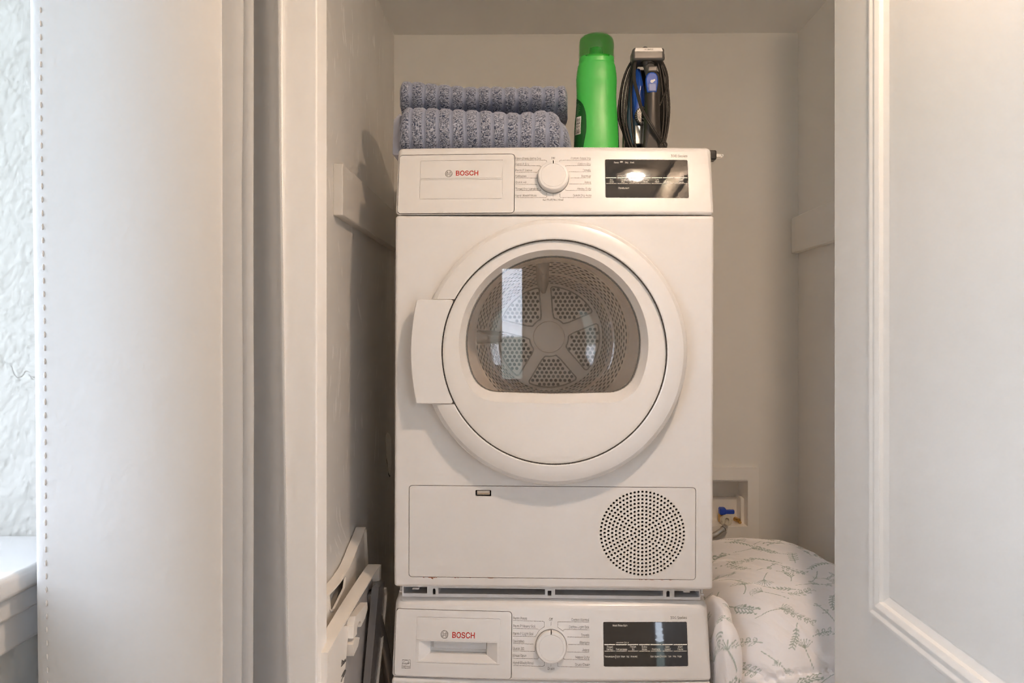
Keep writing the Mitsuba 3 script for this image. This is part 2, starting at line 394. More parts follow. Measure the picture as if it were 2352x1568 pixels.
DRYER_LINE = [
    [(-73.0, 104.9), (-16.6, 104.7), (-14.0, 103.8), (-13.9, 101.1)],
    [(-72.9, 94.1), (-26.8, 93.9), (-25.2, 92.1)],
    [(-72.8, 81.3), (-31.7, 81.1), (-25.2, 89.9)],
    [(-72.7, 70.1), (-30.8, 69.9)],
    [(-72.5, 57.5), (-31.6, 57.3)],
    [(-72.4, 45.5), (-25.5, 45.3), (-24.6, 47.5)],
    [(-73.1, 31.8), (-15.3, 31.6), (-13.8, 32.5), (-13.8, 40.5)],
    [(69.3, 104.8), (11.8, 104.6), (10.6, 103.8), (10.5, 101.0)],
    [(69.2, 93.8), (22.4, 93.8), (20.8, 92.0)],
    [(69.1, 81.9), (28.1, 81.9)],
    [(68.9, 70.1), (30.5, 70.0)],
    [(69.6, 57.8), (28.0, 57.8)],
    [(69.5, 45.4), (22.2, 45.4), (20.6, 47.7)],
    [(69.3, 31.7), (12.0, 31.6), (10.8, 32.4), (10.8, 40.5)],
    [(-1.6, 40.5), (-1.6, 32.4)],
]
WASHER_TEXT = [
    ('Perm Press', -71.1, -44.8, 107.7, 4.8),
    ('Perm P Heavy Soil', -70.9, -29.1, 94.2, 4.8),
    ('Perm P Light Soil', -70.8, -32.4, 81, 4.8),
    ('Delicates', -70.7, -50, 67.8, 4.8),
    ('Quick 30', -71.1, -50.2, 55.1, 4.8),
    ('Rinse/Spin', -71.3, -46, 42.8, 4.7),
    ('Hand Wash/Wool', -71.1, -31.7, 30.3, 4.7),
    ('Off', -3, 3.8, 106.7, 4.8),
    ('Drain', -5.8, 6.6, 21.1, 4.7),
    ('Cotton Normal', 38.8, 72.2, 106.4, 4.8),
    ('Cotton Light Soil', 33.9, 72.1, 93.8, 4.8),
    ('Towels', 56.6, 72, 80, 4.8),
    ('Allergen', 53.3, 72, 66.8, 4.8),
    ('Jeans', 58.5, 71.9, 54.2, 4.7),
    ('Heavy Duty', 45.8, 72, 41.5, 4.7),
    ('Drum Clean', 45.3, 72.3, 28.6, 4.7),
    ('300 Series', 225.2, 256.5, 109.9, 4.7),
]
WASHER_LINE = [
    [(-71.1, 106.0), (-14.4, 105.3), (-12.0, 103.9), (-12.0, 96.3), (-21.8, 89.3), (-29.1, 78.8), (-71.0, 78.9)],
    [(-70.9, 92.4), (-25.0, 92.0), (-23.0, 90.4)],
    [(-70.7, 65.9), (-32.3, 65.8)],
    [(-71.1, 52.9), (-29.8, 52.9)],
    [(-71.2, 40.5), (-24.0, 40.1), (-22.4, 42.8)],
    [(-71.1, 27.6), (-14.3, 27.3), (-11.8, 28.7), (-11.9, 35.4)],
    [(72.0, 104.6), (14.3, 104.9), (12.9, 104.2), (12.8, 95.4), (23.2, 88.6)],
    [(72.2, 91.4), (24.9, 91.8), (23.2, 88.6)],
    [(72.1, 78.2), (30.5, 78.5)],
    [(72.0, 65.2), (32.9, 65.8)],
    [(71.9, 52.3), (30.4, 52.7)],
    [(72.1, 39.2), (24.7, 39.9), (23.1, 42.6)],
    [(72.4, 26.3), (14.1, 27.2), (12.7, 28.2), (12.7, 36.1)],
    [(0.6, 105.2), (0.6, 98.3)],
    [(0.6, 34.1), (0.6, 26.9)],
]
DRYER_DISPLAY_TEXT = [
    ('Damp', 113.2, 121.8, 98.7, 3.1),
    ('Dry', 134.1, 139.9, 98.8, 3.1),
    ('End', 144, 150.6, 99, 3.1),
    ('On', 134.4, 138.8, 72.9, 2.2),
    ('Dry', 104.7, 110.6, 64.6, 3.1),
    ('Level', 103.1, 112.1, 61, 3),
    ('Time', 125, 132.9, 64.8, 3.1),
    ('dry', 126, 132.2, 61, 3.1),
    ('Finish', 145.6, 155.4, 65, 3.1),
    ('in', 148.9, 152.2, 61.4, 3),
    ('Wrinkle', 165.6, 178.1, 65.2, 3.1),
    ('Block', 167.2, 176.4, 61.5, 3.1),
    ('Low', 189.8, 196.6, 65.4, 3.1),
    ('Heat', 189.1, 197.3, 61.5, 3),
    ('Signal', 209.6, 219.9, 61.3, 3.1),
    ('Start', 234.4, 242.6, 65.3, 3.1),
    ('Pause', 233.4, 243.7, 61, 3),
    ('Dryness level', 120.4, 140.2, 48.8, 3.2),
]
DRYER_DISPLAY_BAR = [
    [(96.9, 70.1), (117.2, 70.2)],
    [(118.7, 70.2), (138.6, 70.3)],
    [(140.1, 70.3), (160.2, 70.4)],
    [(161.4, 70.5), (181.7, 70.6)],
    [(183.0, 70.6), (203.3, 70.8)],
    [(204.3, 70.8), (224.3, 71.0)],
    [(225.8, 71.0), (251.0, 71.2)],
]
DRYER_DISPLAY_THIN = [
    [(97.3, 59.0), (117.3, 59.0)],
    [(119.0, 59.1), (138.7, 59.1)],
    [(140.5, 59.2), (160.3, 59.2)],
    [(161.7, 59.3), (181.7, 59.4)],
    [(183.3, 59.5), (203.3, 59.5)],
    [(204.6, 59.6), (224.3, 59.7)],
    [(226.0, 59.8), (251.0, 60.0)],
    [(119.1, 73.8), (133.0, 73.9)],
    [(146.3, 73.9), (159.9, 74.0)],
]
WASHER_DISPLAY_TEXT = [
    ('Wash', 115.8, 124.3, 97.6, 3.3),
    ('Rinse', 125.9, 134.5, 97.6, 3.3),
    ('Spin', 136.3, 143.5, 97.6, 3.3),
    ('On a', 137.4, 145.4, 68.4, 2.4),
    ('Speed', 104.7, 115.6, 60.5, 3.3),
    ('Perfect', 104.2, 116.2, 56.1, 3.3),
    ('Temperature', 121.5, 142.5, 56.3, 3.2),
    ('Finish', 148.3, 159.1, 60.7, 3.3),
    ('In', 151.7, 155.6, 56.4, 3.4),
    ('Extra', 170.4, 179.5, 60.6, 3.3),
    ('Rinse', 170.3, 179.6, 56.3, 3.3),
    ('PreWash', 189.2, 204.1, 56.2, 3.3),
    ('Spin', 214.2, 222, 60.4, 3.3),
    ('Speed', 212.9, 223.8, 56.2, 3.3),
    ('Start', 238, 246.4, 60.3, 3.3),
    ('Pause', 237.2, 247.3, 56.2, 3.3),
    ('Temperature', 100.2, 118.9, 43.8, 3.1),
    ('Cold', 122.3, 128.6, 43.9, 3),
    ('Warm', 130.7, 138.6, 43.9, 3),
    ('Hot', 141.1, 145.9, 43.9, 3),
    ('Extra Hot', 149, 161.2, 43.9, 3),
    ('Spin Speed', 186.2, 203.1, 44, 3),
    ('No Spin', 206.2, 216.2, 44, 3),
    ('Low', 219.3, 224.9, 44, 3),
    ('Med', 228.2, 234, 43.9, 3),
    ('High', 237, 244, 43.8, 3),
]
WASHER_DISPLAY_BAR = [
    [(99.9, 65.9), (120.3, 66.0)],
    [(121.7, 65.9), (142.1, 66.0)],
    [(143.5, 65.9), (163.5, 66.0)],
    [(164.9, 65.9), (185.3, 65.9)],
    [(186.7, 65.9), (206.9, 65.8)],
    [(208.4, 65.8), (228.3, 65.7)],
    [(229.7, 65.6), (255.0, 65.5)],
]
WASHER_DISPLAY_THIN = [
    [(100.2, 54.6), (120.3, 54.9)],
    [(122.0, 54.7), (142.0, 54.9)],
    [(143.8, 54.7), (163.5, 54.9)],
    [(165.2, 54.7), (185.2, 54.8)],
    [(186.9, 54.6), (206.7, 54.7)],
    [(208.6, 54.5), (228.1, 54.6)],
    [(229.8, 54.4), (254.8, 54.4)],
    [(121.7, 69.5), (136.3, 69.5)],
    [(120.6, 48.2), (120.5, 41.8)],
    [(204.9, 48.4), (204.7, 42.3)],
]

TILT, BOW, HALF = math.tan(math.radians(11)), 0.010, 0.299
M_DRYER = frame([0.04448, 1.43, 0.87386], 0.5, 0.2)
M_WASHER = frame([0.03822, 1.425, 0.84864 - 0.8486], 0.5, 0.2)
PANEL_D, PANEL_W = 0.7007, 0.7045                             # where the control panels begin above each machine's foot

def panel_warp(mesh, v0):
    """A flat control panel laid on its tilted, slightly bowed front."""
    m = tm(mesh) if hasattr(mesh, 'to_mesh') else mesh.copy()
    u, v, w = m.vertices.T
    m.vertices = np.stack([u, v + v0, w + BOW * (1 - (u / HALF) ** 2) - TILT * v - (v - 0.069) ** 2 / 2.6], 1)
    return m
def slit(poly, w=0.0008, depth=0.0012):
    return prism(poly.buffer(w / 2) - poly.buffer(-w / 2), -depth, 0.002)

def logo_ring(x, y, r):
    ring = circle(x, y, r) - circle(x, y, r * 0.86)
    inner = circle(x, y, r * 0.70) - circle(x, y, r * 0.60)
    gap = sbox(x - r * 0.30, y - r, x + r * 0.30, y + r)
    bars = sbox(x - r * 0.36, y - r * 0.52, x - r * 0.26, y + r * 0.52).union(sbox(x + r * 0.26, y - r * 0.52, x + r * 0.36, y + r * 0.52)).union(sbox(x - r * 0.30, y - r * 0.24, x + r * 0.30, y - r * 0.15)).union(sbox(x - r * 0.30, y + r * 0.15, x + r * 0.30, y + r * 0.24))
    return tm(prism(shapely.union_all([ring, inner - gap, bars]), 0, 0.0004))

def machine_panel(name, M, v0, height, top_r, drawer, inset, display, knob, TXT, LIN, DTXT, DBAR, DTHIN, logo, word, washer):
    W = lambda mesh: moved(panel_warp(mesh, v0), M)
    dp = rrect(*drawer, 0.006)
    s1 = m3.Manifold.sphere(0.006, 20); s2 = m3.Manifold.sphere(top_r, 28)
    shell = m3.Manifold.batch_hull([s1.translate([x, 0.0066, z]) for x in (-HALF + 0.006, HALF - 0.006) for z in (-0.006, -0.074)] +
                                   [s2.translate([x, height - top_r, -top_r]) for x in (-HALF + top_r, HALF - top_r)] + [s1.translate([x, height - 0.006, -0.074]) for x in (-HALF + 0.006, HALF - 0.006)])
    shell = shell - prism(dp.buffer(0.0011), -0.03, 0.02) - prism(rrect(*display, 0.002).buffer(0.0004), -0.0012, 0.02)
    shell = shell - m3.Manifold.cylinder(0.02, 0.0298, 0.0298, 48).translate([knob[0], knob[1], -0.006])
    obj(f'{name}__control_panel', W(shell.refine_to_length(0.012)), 'white_plastic', 25)
    # drawer
    d = prism(dp, -0.028, 0.0)
    ir = rrect(*inset, 0.0015)
    if not washer:
        d = d - slit(ir)
        for y in (0.0701, 0.0676):
            d = d - prism(sbox(inset[0] + 0.001, y - 0.0004, inset[1] - 0.001, y + 0.0004), -0.001, 0.002)
        obj(f'{name}__drawer', W(d.refine_to_length(0.012)), 'white_plastic', 25)
    else:
        yd = 0.0683
        d = d - slit(ir)
        lower = sbox(inset[0] + 0.001, inset[2] + 0.001, inset[1] - 0.001, yd - 0.002)
        hole = sbox(-0.2287, 0.0400, -0.1208, 0.0660)
        c0, c1 = lower.bounds, hole.bounds
        funnel = m3.Manifold.hull_points([[x, y, 0.003] for x in (c0[0] - .0006, c0[2] + .0006) for y in (c0[1] - .0008, c0[3])] + [[x, y, -0.013] for x in (c1[0], c1[2]) for y in (c1[1], c1[3])])
        d = d - funnel - prism(hole, -0.0255, 0.0)
        d = d - prism(sbox(inset[0] + 0.001, yd - 0.0003, inset[1] - 0.001, yd + 0.0003), -0.0006, 0.002)
        obj(f'{name}__drawer', W(d.refine_to_length(0.012)), 'white_plastic', 25)
        obj(f'{name}__drawer__grip_bar', W(rbox(-0.2240, -0.1215, 0.0478, 0.0655, -0.0215, -0.0165, 0.001)), 'grey_plastic', 30)
        sx0, sx1, sy0, sy1 = -0.2795, -0.2640, 0.0170, 0.0320
        star = [stroke([(sx0, sy0), (sx1, sy0), (sx1, sy1), (sx0, sy1), (sx0, sy0)], 0.0005), stroke([(sx0, sy0 + 0.0042), (sx1, sy0 + 0.0042)], 0.0005)]
        q = np.linspace(0.15, np.pi - 0.15, 14)
        star.append(stroke(np.stack([(sx0 + sx1) / 2 + 0.0074 * np.cos(q), sy0 + 0.0062 + 0.0078 * np.sin(q)], 1), 0.0004))
        star.append(text('energy', sx0 + 0.0014, sx0 + 0.0095, sy0 + 0.0072, 0.0030))
        cx, cy = sx1 - 0.0040, sy0 + 0.0092
        q = np.arange(10) * np.pi / 5 + np.pi / 2
        star.append(tm(prism(Polygon(np.stack([cx + np.where(np.arange(10) % 2, 0.0010, 0.0024) * np.cos(q), cy + np.where(np.arange(10) % 2, 0.0010, 0.0024) * np.sin(q)], 1)), 0, 0.0004)))
        star.append(text('ENERGY STAR', sx0 + 0.001, sx1 - 0.001, sy0 + 0.0012, 0.0018))
        obj(f'{name}__drawer__efficiency_mark', W(cat(star)), 'print_grey', label='small printed efficiency mark')
    lg = logo_ring(*logo)
    obj(f'{name}__drawer__emblem', W(lg), 'print_grey', label='dark ring emblem')
    obj(f'{name}__drawer__lettering', W(text('BOSCH', word[0], word[1], word[2], word[3], bold=True)), 'print_red', label='red maker lettering')
    # print on the panel
    for lo, hi, y0, y1, which in ((-80, -6, 0, 200, 'left programme names'), (-6, 10, 60, 200, 'name above the dial'), (-6, 10, 0, 60, 'name below the dial'), (10, 90, 0, 200, 'right programme names'), (90, 300, 0, 200, 'series name')):
        hit = lambda x, y: lo <= x < hi and y0 <= y < y1
        printed = [text(t, a / 1e3, b / 1e3, y / 1e3, h / 1e3) for t, a, b, y, h in TXT if hit((a + b) / 2, y)] + [stroke(np.array(l) / 1e3, 0.0005) for l in LIN if hit(*np.mean(l, axis=0))]
        obj(f'{name}__control_panel__lettering', W(cat(printed)), 'print_grey', label='dark grey ' + which)
    # display
    obj(f'{name}__display', W(prism(rrect(*display, 0.002), -0.0012, 0.0003).refine_to_length(0.010)), 'black_gloss', False, label='glossy black display')
    rows = {}
    for t, a, b, y, h in DTXT:
        rows.setdefault('indicator words' if y > 85 else ('lower left words' if a < 185 else 'lower right words') if y < 52 else 'key words', []).append(text(t, a / 1e3, b / 1e3, y / 1e3, h / 1e3))
    if not washer:
        rows['indicator words'] += [stroke([(a, 0.1030), (a + 0.0015, 0.1016), (a, 0.1002)], 0.0007) for a in (0.1245, 0.1262, 0.1279)]
    rows['key bars'] = [stroke(np.array(l) / 1e3, 0.0016) for l in DBAR] + [stroke(np.array(l) / 1e3, 0.0007) for l in DTHIN]
    for which, white in rows.items():
        white = cat(white); white.apply_translation([0, 0, 0.0003])
        obj(f'{name}__display__' + ('key_bars' if which == 'key bars' else 'lettering'), W(white), 'print_white', label='white ' + which)
    # dial
    base = panel_warp(trimesh.Trimesh([[knob[0], knob[1], 0]], [[0, 0, 0]], process=False), v0).vertices[0]
    a = math.atan(TILT)
    K = np.eye(4)
    K[:3, :3] = [[1, 0, 0], [0, math.cos(a), math.sin(a)], [0, -math.sin(a), math.cos(a)]]
    K[:3, 3] = base
    D = lambda mesh: moved(moved(mesh, K), M)
    obj(f'{name}__dial', D(lathe([(0.0287, -0.008), (0.0287, 0.0115), (0.0283, 0.0138), (0.0270, 0.0152), (0.0232, 0.0154), (0.0229, 0.0146), (0.0226, 0.0146), (0.0223, 0.0152), (0.0, 0.0152)], 96)), 'white_plastic', 30)
    obj(f'{name}__dial__pointer', D(rbox(-0.0009, 0.0009, 0.0232, 0.0290, 0.001, 0.0159, 0.0004)), 'dark_gap', 30, label='short black pointer mark')

# --- dryer body
cyl = lambda r, z0, z1, x=0.0, y=0.0, seg=96: m3.Manifold.cylinder(z1 - z0, r, r, seg).translate([x, y, z0])
DV = 0.4440                                                   # door centre above the dryer's foot
DRV = 0.4700                                                  # drum axis
body = rbox(-HALF, HALF, 0.0, PANEL_D - 0.0015, -0.565, 0.0, 0.006, 24)
body = body - cyl(0.199, -0.06, 0.01, 0, DV) - cyl(0.2855, -0.545, -0.035, 0, DRV)
sp = rrect(-0.2705, 0.2660, 0.0195, 0.1907, 0.006)
body = body - prism(sp.buffer(0.0010), -0.012, 0.01)
obj('dryer__body', moved(body.refine_to_length(0.08), M_DRYER), 'white_enamel', 25)
top = rbox(-HALF + 0.004, HALF - 0.004, PANEL_D + 0.01, PANEL_D + 0.1305, -0.585, -0.055, 0.004)
obj('dryer__top', moved(top, M_DRYER), 'white_enamel', 30)
machine_panel('dryer', M_DRYER, PANEL_D, 0.1325, 0.009, (-0.2950, -0.0750, 0.0030, 0.1170), (-0.2538, -0.0970, 0.0300, 0.1055), (0.0963, 0.2520, 0.0320, 0.1060), (-0.0018, 0.0690),
              DRYER_TEXT, DRYER_LINE, DRYER_DISPLAY_TEXT, DRYER_DISPLAY_BAR, DRYER_DISPLAY_THIN, (-0.1993, 0.0794, 0.0069), (-0.1857, -0.1431, 0.0757, 0.0090), False)
# --- service flap with its round grille, each hole cut through
gx, gy, gp = 0.1673, 0.1049, 0.00705
holes = [(gx, gy)]
for k in range(1, 12):
    for j in range(6 * k):
        q = 2 * math.pi * j / (6 * k) + (0.5 * math.pi / (3 * k) if k % 2 else 0)
        holes.append((gx + gp * k * math.cos(q), gy + gp * k * math.sin(q)))
latch = rrect(-0.1458, -0.1163, 0.1714, 0.1834, 0.0018)
flap = sp - shapely.union_all([circle(x, y, 0.00225, 3) for x, y in holes]) - latch
obj('dryer__service_flap', moved(prism(flap, -0.0045, 0.0), M_DRYER), 'white_plastic', 30)
obj('dryer__service_flap__grille_backing', moved(prism(circle(gx, gy, 0.083), -0.0115, -0.0100), M_DRYER), 'dark_gap', label='dark space behind the grille holes')
obj('dryer__service_flap__latch', moved(cat(rbox(-0.1432, -0.1185, 0.1738, 0.1822, -0.008, -0.0022, 0.0012).warp_batch(lambda p: np.asarray(p) + np.stack([0 * p[:, 0], 0 * p[:, 1], (p[:, 1] - 0.178) * 0.35], 1)),
    m3.Manifold.cylinder(0.0222, 0.0016, 0.0016, 16).rotate([0, 90, 0]).translate([-0.142, 0.1788, -0.0018])), M_DRYER), 'chrome', 30, label='small metal latch')
obj('dryer__service_flap__latch_recess', moved(prism(latch, -0.0115, -0.0095), M_DRYER), 'dark_gap')
rr = random.Random(4)
def stain(cx, cy, rx, ry, n=14):
    q = np.sort([rr.uniform(0, 2 * math.pi) for _ in range(n)])
    k = np.array([rr.uniform(0.45, 1.0) for _ in range(n)])
    return tm(prism(Polygon(np.stack([cx + rx * k * np.cos(q), cy + ry * k * np.sin(q)], 1)).buffer(0.00025), 0.0, 0.00025))
st = [stain(-0.2265, 0.0168, 0.0022, 0.0020)] + [stain(rr.uniform(-0.250, -0.215), 0.0183, 0.0013, 0.0006) for _ in range(9)] + [stain(rr.uniform(-0.19, -0.1), 0.0183, 0.0011, 0.0004) for _ in range(9)] + [stain(rr.uniform(0.12, 0.22), 0.0183, 0.0020, 0.0005) for _ in range(7)]
obj('dryer__body__rust_stain', moved(cat(st), M_DRYER), 'rust', kind='stuff', label='rust specks along the lower seam')
# --- door
DM = M_DRYER @ T_at(0, DV, 0)
ringm = (m3.CrossSection([[(0.2055, 0.002), (0.2460, 0.002), (0.2466, 0.006), (0.2462, 0.016), (0.2448, 0.0245), (0.2415, 0.0315), (0.236, 0.0360), (0.228, 0.0385), (0.216, 0.0400), (0.2080, 0.0405), (0.2062, 0.0398), (0.2055, 0.038)]], m3.FillRule.Positive).revolve(192))
hy = 0.0955
hand_out = (circle(0.170, -0.0005, 0.4325, 160) & sbox(-0.30, -hy, -0.10, hy)) - circle(0, 0, 0.2062, 96)
hand_out = hand_out.buffer(-0.004).buffer(0.004)
slot = prism((circle(0, 0, 0.260, 96) & sbox(-0.30, -hy - 0.0006, -0.10, hy + 0.0006)) - circle(0, 0, 0.2045, 96), 0.0, 0.06)
obj('dryer__door', moved(ringm - slot, DM), 'white_plastic', 20)
handle = m3.Manifold.batch_hull([prism(hand_out.convex_hull.buffer(-0.0015), 0.020, 0.0412), prism(hand_out.convex_hull, 0.0215, 0.0395)]) - cyl(0.2060, -0.01, 0.1, 0, 0, 192)
obj('dryer__door__handle', moved(handle, DM), 'white_plastic', 25, label='white grip block at the left edge')
# window of the door: bezel with a D-shaped opening, a deep inner bowl and a clear front pane
def dshape(R, cy, bottom, r):
    g = circle(-0.0012, cy, R, 64) & Polygon([(-0.3, bottom + 0.010), (-0.10, bottom + 0.0025), (0, bottom), (0.10, bottom + 0.0025), (0.3, bottom + 0.010), (0.3, 0.4), (-0.3, 0.4)])
    return g.buffer(-r).buffer(r, quad_segs=24)
def rim(poly, n=160):
    c = np.array([-0.0012, 0.0])
    out = []
    for q in np.arange(n) * 2 * np.pi / n:
        far = c + 0.5 * np.array([np.cos(q), np.sin(q)])
        hit = poly.exterior.intersection(LineString([c, far]))
        p = np.array(hit.coords[0]) if hit.geom_type == 'Point' else np.array(hit.geoms[0].coords[0])
        out.append(p)
    return np.array(out)
d_out, d_in = dshape(0.1735, 0.0140, -0.0945, 0.062), dshape(0.1630, 0.0160, -0.0783, 0.052)
r_out, r_in = rim(d_out), rim(d_in)
z3 = lambda ring, z: np.column_stack([ring, np.full(len(ring), z)])
plate = tm(prism(circle(0, 0, 0.2045, 64) - d_out, 0.030, 0.034))
slope = loft([z3(r_out, 0.034), z3(r_out * 0.997, 0.0335), z3(r_out * 0.4 + r_in * 0.6, 0.020), z3(r_in * 1.004, 0.0135), z3(r_in, 0.012), z3(r_in, 0.004)], False, False)
obj('dryer__door__bezel', moved(cat(plate, slope), DM), principled('bezel_plastic', (0.84, 0.845, 0.855), 0.22, specular=0.5), 25, label='pale grey inner bezel with D-shaped opening')
obj('dryer__door__seal_line', moved(prism(circle(0, 0, 0.2061, 64) - circle(0, 0, 0.2040, 64), 0.030, 0.0385), DM), 'dark_gap', label='thin dark line around the glass')
pane = lathe([(0.0, 0.0415)] + [(r, 0.0415 - 0.0010 * (r / 0.2042) ** 2) for r in np.linspace(0.02, 0.2042, 14)], 128)
obj('dryer__door__front_glass', moved(pane, DM), 'door_glass', True, label='round clear front glass')
c0 = np.array([-0.0012, 0.02])
prof = [(1.0, 0.006), (0.985, 0.0), (0.965, -0.012), (0.95, -0.03), (0.93, -0.05), (0.90, -0.066), (0.84, -0.078), (0.74, -0.085), (0.55, -0.089), (0.3, -0.091)]
bowl = loft([z3(c0 + (r_in - c0) * k, w) for k, w in prof], False, True)
obj('dryer__door__bowl_glass', moved(bowl, DM), 'bowl_glass', True, label='deep inner glass bowl')
obj('dryer__door__bowl_rim', moved(loft([z3(r_in * 1.002, 0.0055), z3(r_in * 0.988, 0.0050), z3(r_in * 0.985, 0.000), z3(r_in * 1.002, 0.000)], False, False), DM), 'dark_grey', 30, label='dark rim of the glass bowl')
# --- drum
RM = M_DRYER @ T_at(0.0, DRV, 0)
Z0, Z1, NP, NR = -0.500, -0.200, 66, 12
RD = lambda z: 0.1335 + 0.0285 * ((z - Z0) / (Z1 - Z0)) ** 0.9   # the tub widens towards its mouth
LIFT = (97, 180)
def sheet_with_holes():
    """The drum's wall, a ring of cells that have a hole each; the lifters' strips stay whole."""
    V, F = [], []
    pitch, dz, k = 2 * np.pi / NP, (Z1 - Z0) / NR, 12
    q = np.arange(k) * 2 * np.pi / k + np.pi / k
    sq = np.stack([np.cos(q), np.sin(q)], 1); sq = sq / np.abs(sq).max(1, keepdims=True)
    ci = np.stack([np.cos(q), np.sin(q)], 1)
    def put(t, z, out=0.0):
        z = min(max(z, Z0), Z1)
        V.append(((RD(z) + out) * math.cos(t), (RD(z) + out) * math.sin(t), z))
    for a in range(NP):
        for b in range(NR):
            th, z = (a + 0.5 * (b % 2)) * pitch, Z0 + (b + 0.5) * dz
            deg = math.degrees(th) % 360
            whole = any(abs((deg - L + 180) % 360 - 180) < 6 for L in LIFT) or b == 5
            n0 = len(V)
            for dx, dy in sq: put(th + dx * pitch / 2, z + dy * dz / 2)
            if whole:
                put(th, z)
                F += [[n0 + i, n0 + (i + 1) % k, n0 + k] for i in range(k)]
                continue
            for out in (0.0, 0.0012):
                for dx, dy in ci: put(th + dx * pitch * 0.37, z + dy * dz * 0.40, out)
            for i in range(k):
                i2 = (i + 1) % k
                F += [[n0 + i, n0 + k + i, n0 + k + i2], [n0 + i, n0 + k + i2, n0 + i2], [n0 + k + i, n0 + 2 * k + i, n0 + 2 * k + i2], [n0 + k + i, n0 + 2 * k + i2, n0 + k + i2]]
    return trimesh.Trimesh(np.array(V), np.array(F), process=False)
obj('dryer__drum', moved(sheet_with_holes(), RM), 'drum_steel', False, label='perforated steel drum')
obj('dryer__drum__front_lip', moved(lathe([(0.1620, -0.2002), (0.1650, -0.196), (0.1655, -0.180), (0.1625, -0.174), (0.1630, -0.168), (0.1720, -0.150), (0.1800, -0.130), (0.1830, -0.112), (0.1815, -0.104), (0.1840, -0.098), (0.1950, -0.070), (0.1985, -0.040)], 128), RM), 'drum_steel', 40, label='smooth flared mouth of the drum')
for L in LIFT:
    h = m3.Manifold.batch_hull([m3.Manifold.sphere(r, 16).translate([RD(z) - d, s_, z]) for d, r, s_ in ((0.0, 0.007, -0.008), (0.0, 0.007, 0.008), (0.020, 0.006, 0.0)) for z in (-0.485, -0.215)])
    obj('dryer__drum__lifter', moved(h.rotate([0, 0, L]), RM), 'drum_lifter' if 'drum_lifter' in scene else principled('drum_lifter', (0.40, 0.37, 0.345), 0.3), 40)
star_a = [95 + 72 * k for k in range(5)]
R_B = 0.1345
arms = shapely.union_all([affinity.rotate(Polygon([(0, -0.020), (0.06, -0.0115), (0.20, -0.012), (0.20, 0.012), (0.06, 0.0115), (0, 0.020)]), a, origin=(0, 0)) for a in star_a] + [circle(0, 0, 0.046, 24)])
sect = [g.buffer(-0.009).buffer(0.009, quad_segs=8) for g in (circle(0, 0, R_B - 0.004, 48) - arms).geoms]
bh = []
for i in range(-16, 17):
    for jj in range(-16, 17):
        x, y = (i + 0.5 * (jj % 2)) * 0.0116, jj * 0.0100
        if any(s.buffer(-0.0072).contains(Point(x, y)) for s in sect):
            bh.append(circle(x, y, 0.0041, 3))
backp = circle(0, 0, R_B, 48) - shapely.union_all(bh)
obj('dryer__drum__back_plate', moved(prism(backp, -0.5015, -0.5), RM), 'drum_steel', 30)
star = circle(0, 0, R_B, 48) - shapely.union_all(sect)
s_lo, s_hi = prism(star, -0.5, -0.496), prism(star.buffer(-0.002), -0.496, -0.4935)
obj('dryer__drum__star', moved(s_lo + s_hi, RM), 'drum_steel', 50)
for s in sect:
    r1 = prism(s.buffer(-0.0015) - s.buffer(-0.0050), -0.5, -0.4975)
    obj('dryer__drum__sector_rim', moved(r1, RM), 'drum_lifter', 50)
hub = lathe([(0.0400, -0.4935), (0.0400, -0.4895), (0.0385, -0.4880), (0.034, -0.4875), (0.0, -0.4875)], 64)
obj('dryer__drum__hub', moved(hub, RM), 'drum_steel', 30)
obj('dryer__drum__housing', moved(lathe([(0.172, -0.19), (0.172, -0.34), (0.147, -0.512), (0.0, -0.512)], 64), RM), 'housing_grey', 30)
# --- base frame that stands on the washing machine
bf = sbox(-0.2870, -0.0252, 0.2800, 0.004)
for x0, x1, y0, y1 in ((-0.2842, -0.2391, -0.0190, -0.0065), (-0.2175, -0.0140, -0.0190, -0.0080), (0.0050, 0.2096, -0.0190, -0.0085), (0.2309, 0.2786, -0.0205, -0.0085)):
    bf = bf - sbox(x0, y0, x1, y1)
for x0, x1 in ((-0.2284, -0.2230), (-0.0090, -0.0020), (0.2158, 0.2222)):
    c = (x0 + x1) / 2
    arch = sbox(x0, -0.0205, x1, -0.0120).union(circle(c, -0.0120, (x1 - x0) / 2, 8)) if abs(c) > 0.02 else sbox(x0, -0.0205, x1, -0.0110)
    bf = bf - arch
BM = M_DRYER
obj('dryer__base_frame', moved(cat(prism(bf, -0.0240, -0.020), box(-0.2870, 0.2800, -0.0252, 0.002, -0.125, -0.121), box(-0.287, 0.280, -0.0252, -0.0230, -0.122, -0.0235), box(-0.287, -0.285, -0.0252, 0.002, -0.5, -0.0235), box(0.278, 0.280, -0.0252, 0.002, -0.5, -0.0235),
    *[box(x, x + 0.002, -0.0252, 0.002, -0.122, -0.0235) for x in (-0.2391, -0.2195, -0.0140, 0.003, 0.2096, 0.2289)]), BM), 'kit_plastic', label='pale plastic base frame with slots')
for x in (-0.268, 0.248):
    obj('dryer__base_frame__clip', moved(rbox(x, x + 0.013, -0.0125, -0.0095, -0.046, -0.0225, 0.0008), BM), 'kit_plastic', 30)
for x0, x1 in ((-0.2930, -0.2870), (0.2800, 0.2870)):
    obj('dryer__base_frame__end_tab', moved(cat(rbox(x0, x1, -0.0180, -0.0145, -0.03, -0.0225, 0.001), rbox(x0 + 0.0015, x1 - 0.0015, -0.0145, 0.002, -0.03, -0.024, 0.001)), BM), 'kit_plastic', 30)
tag('dryer', 'white front-loading dryer with round glass door stacked on the washing machine', 'dryer')

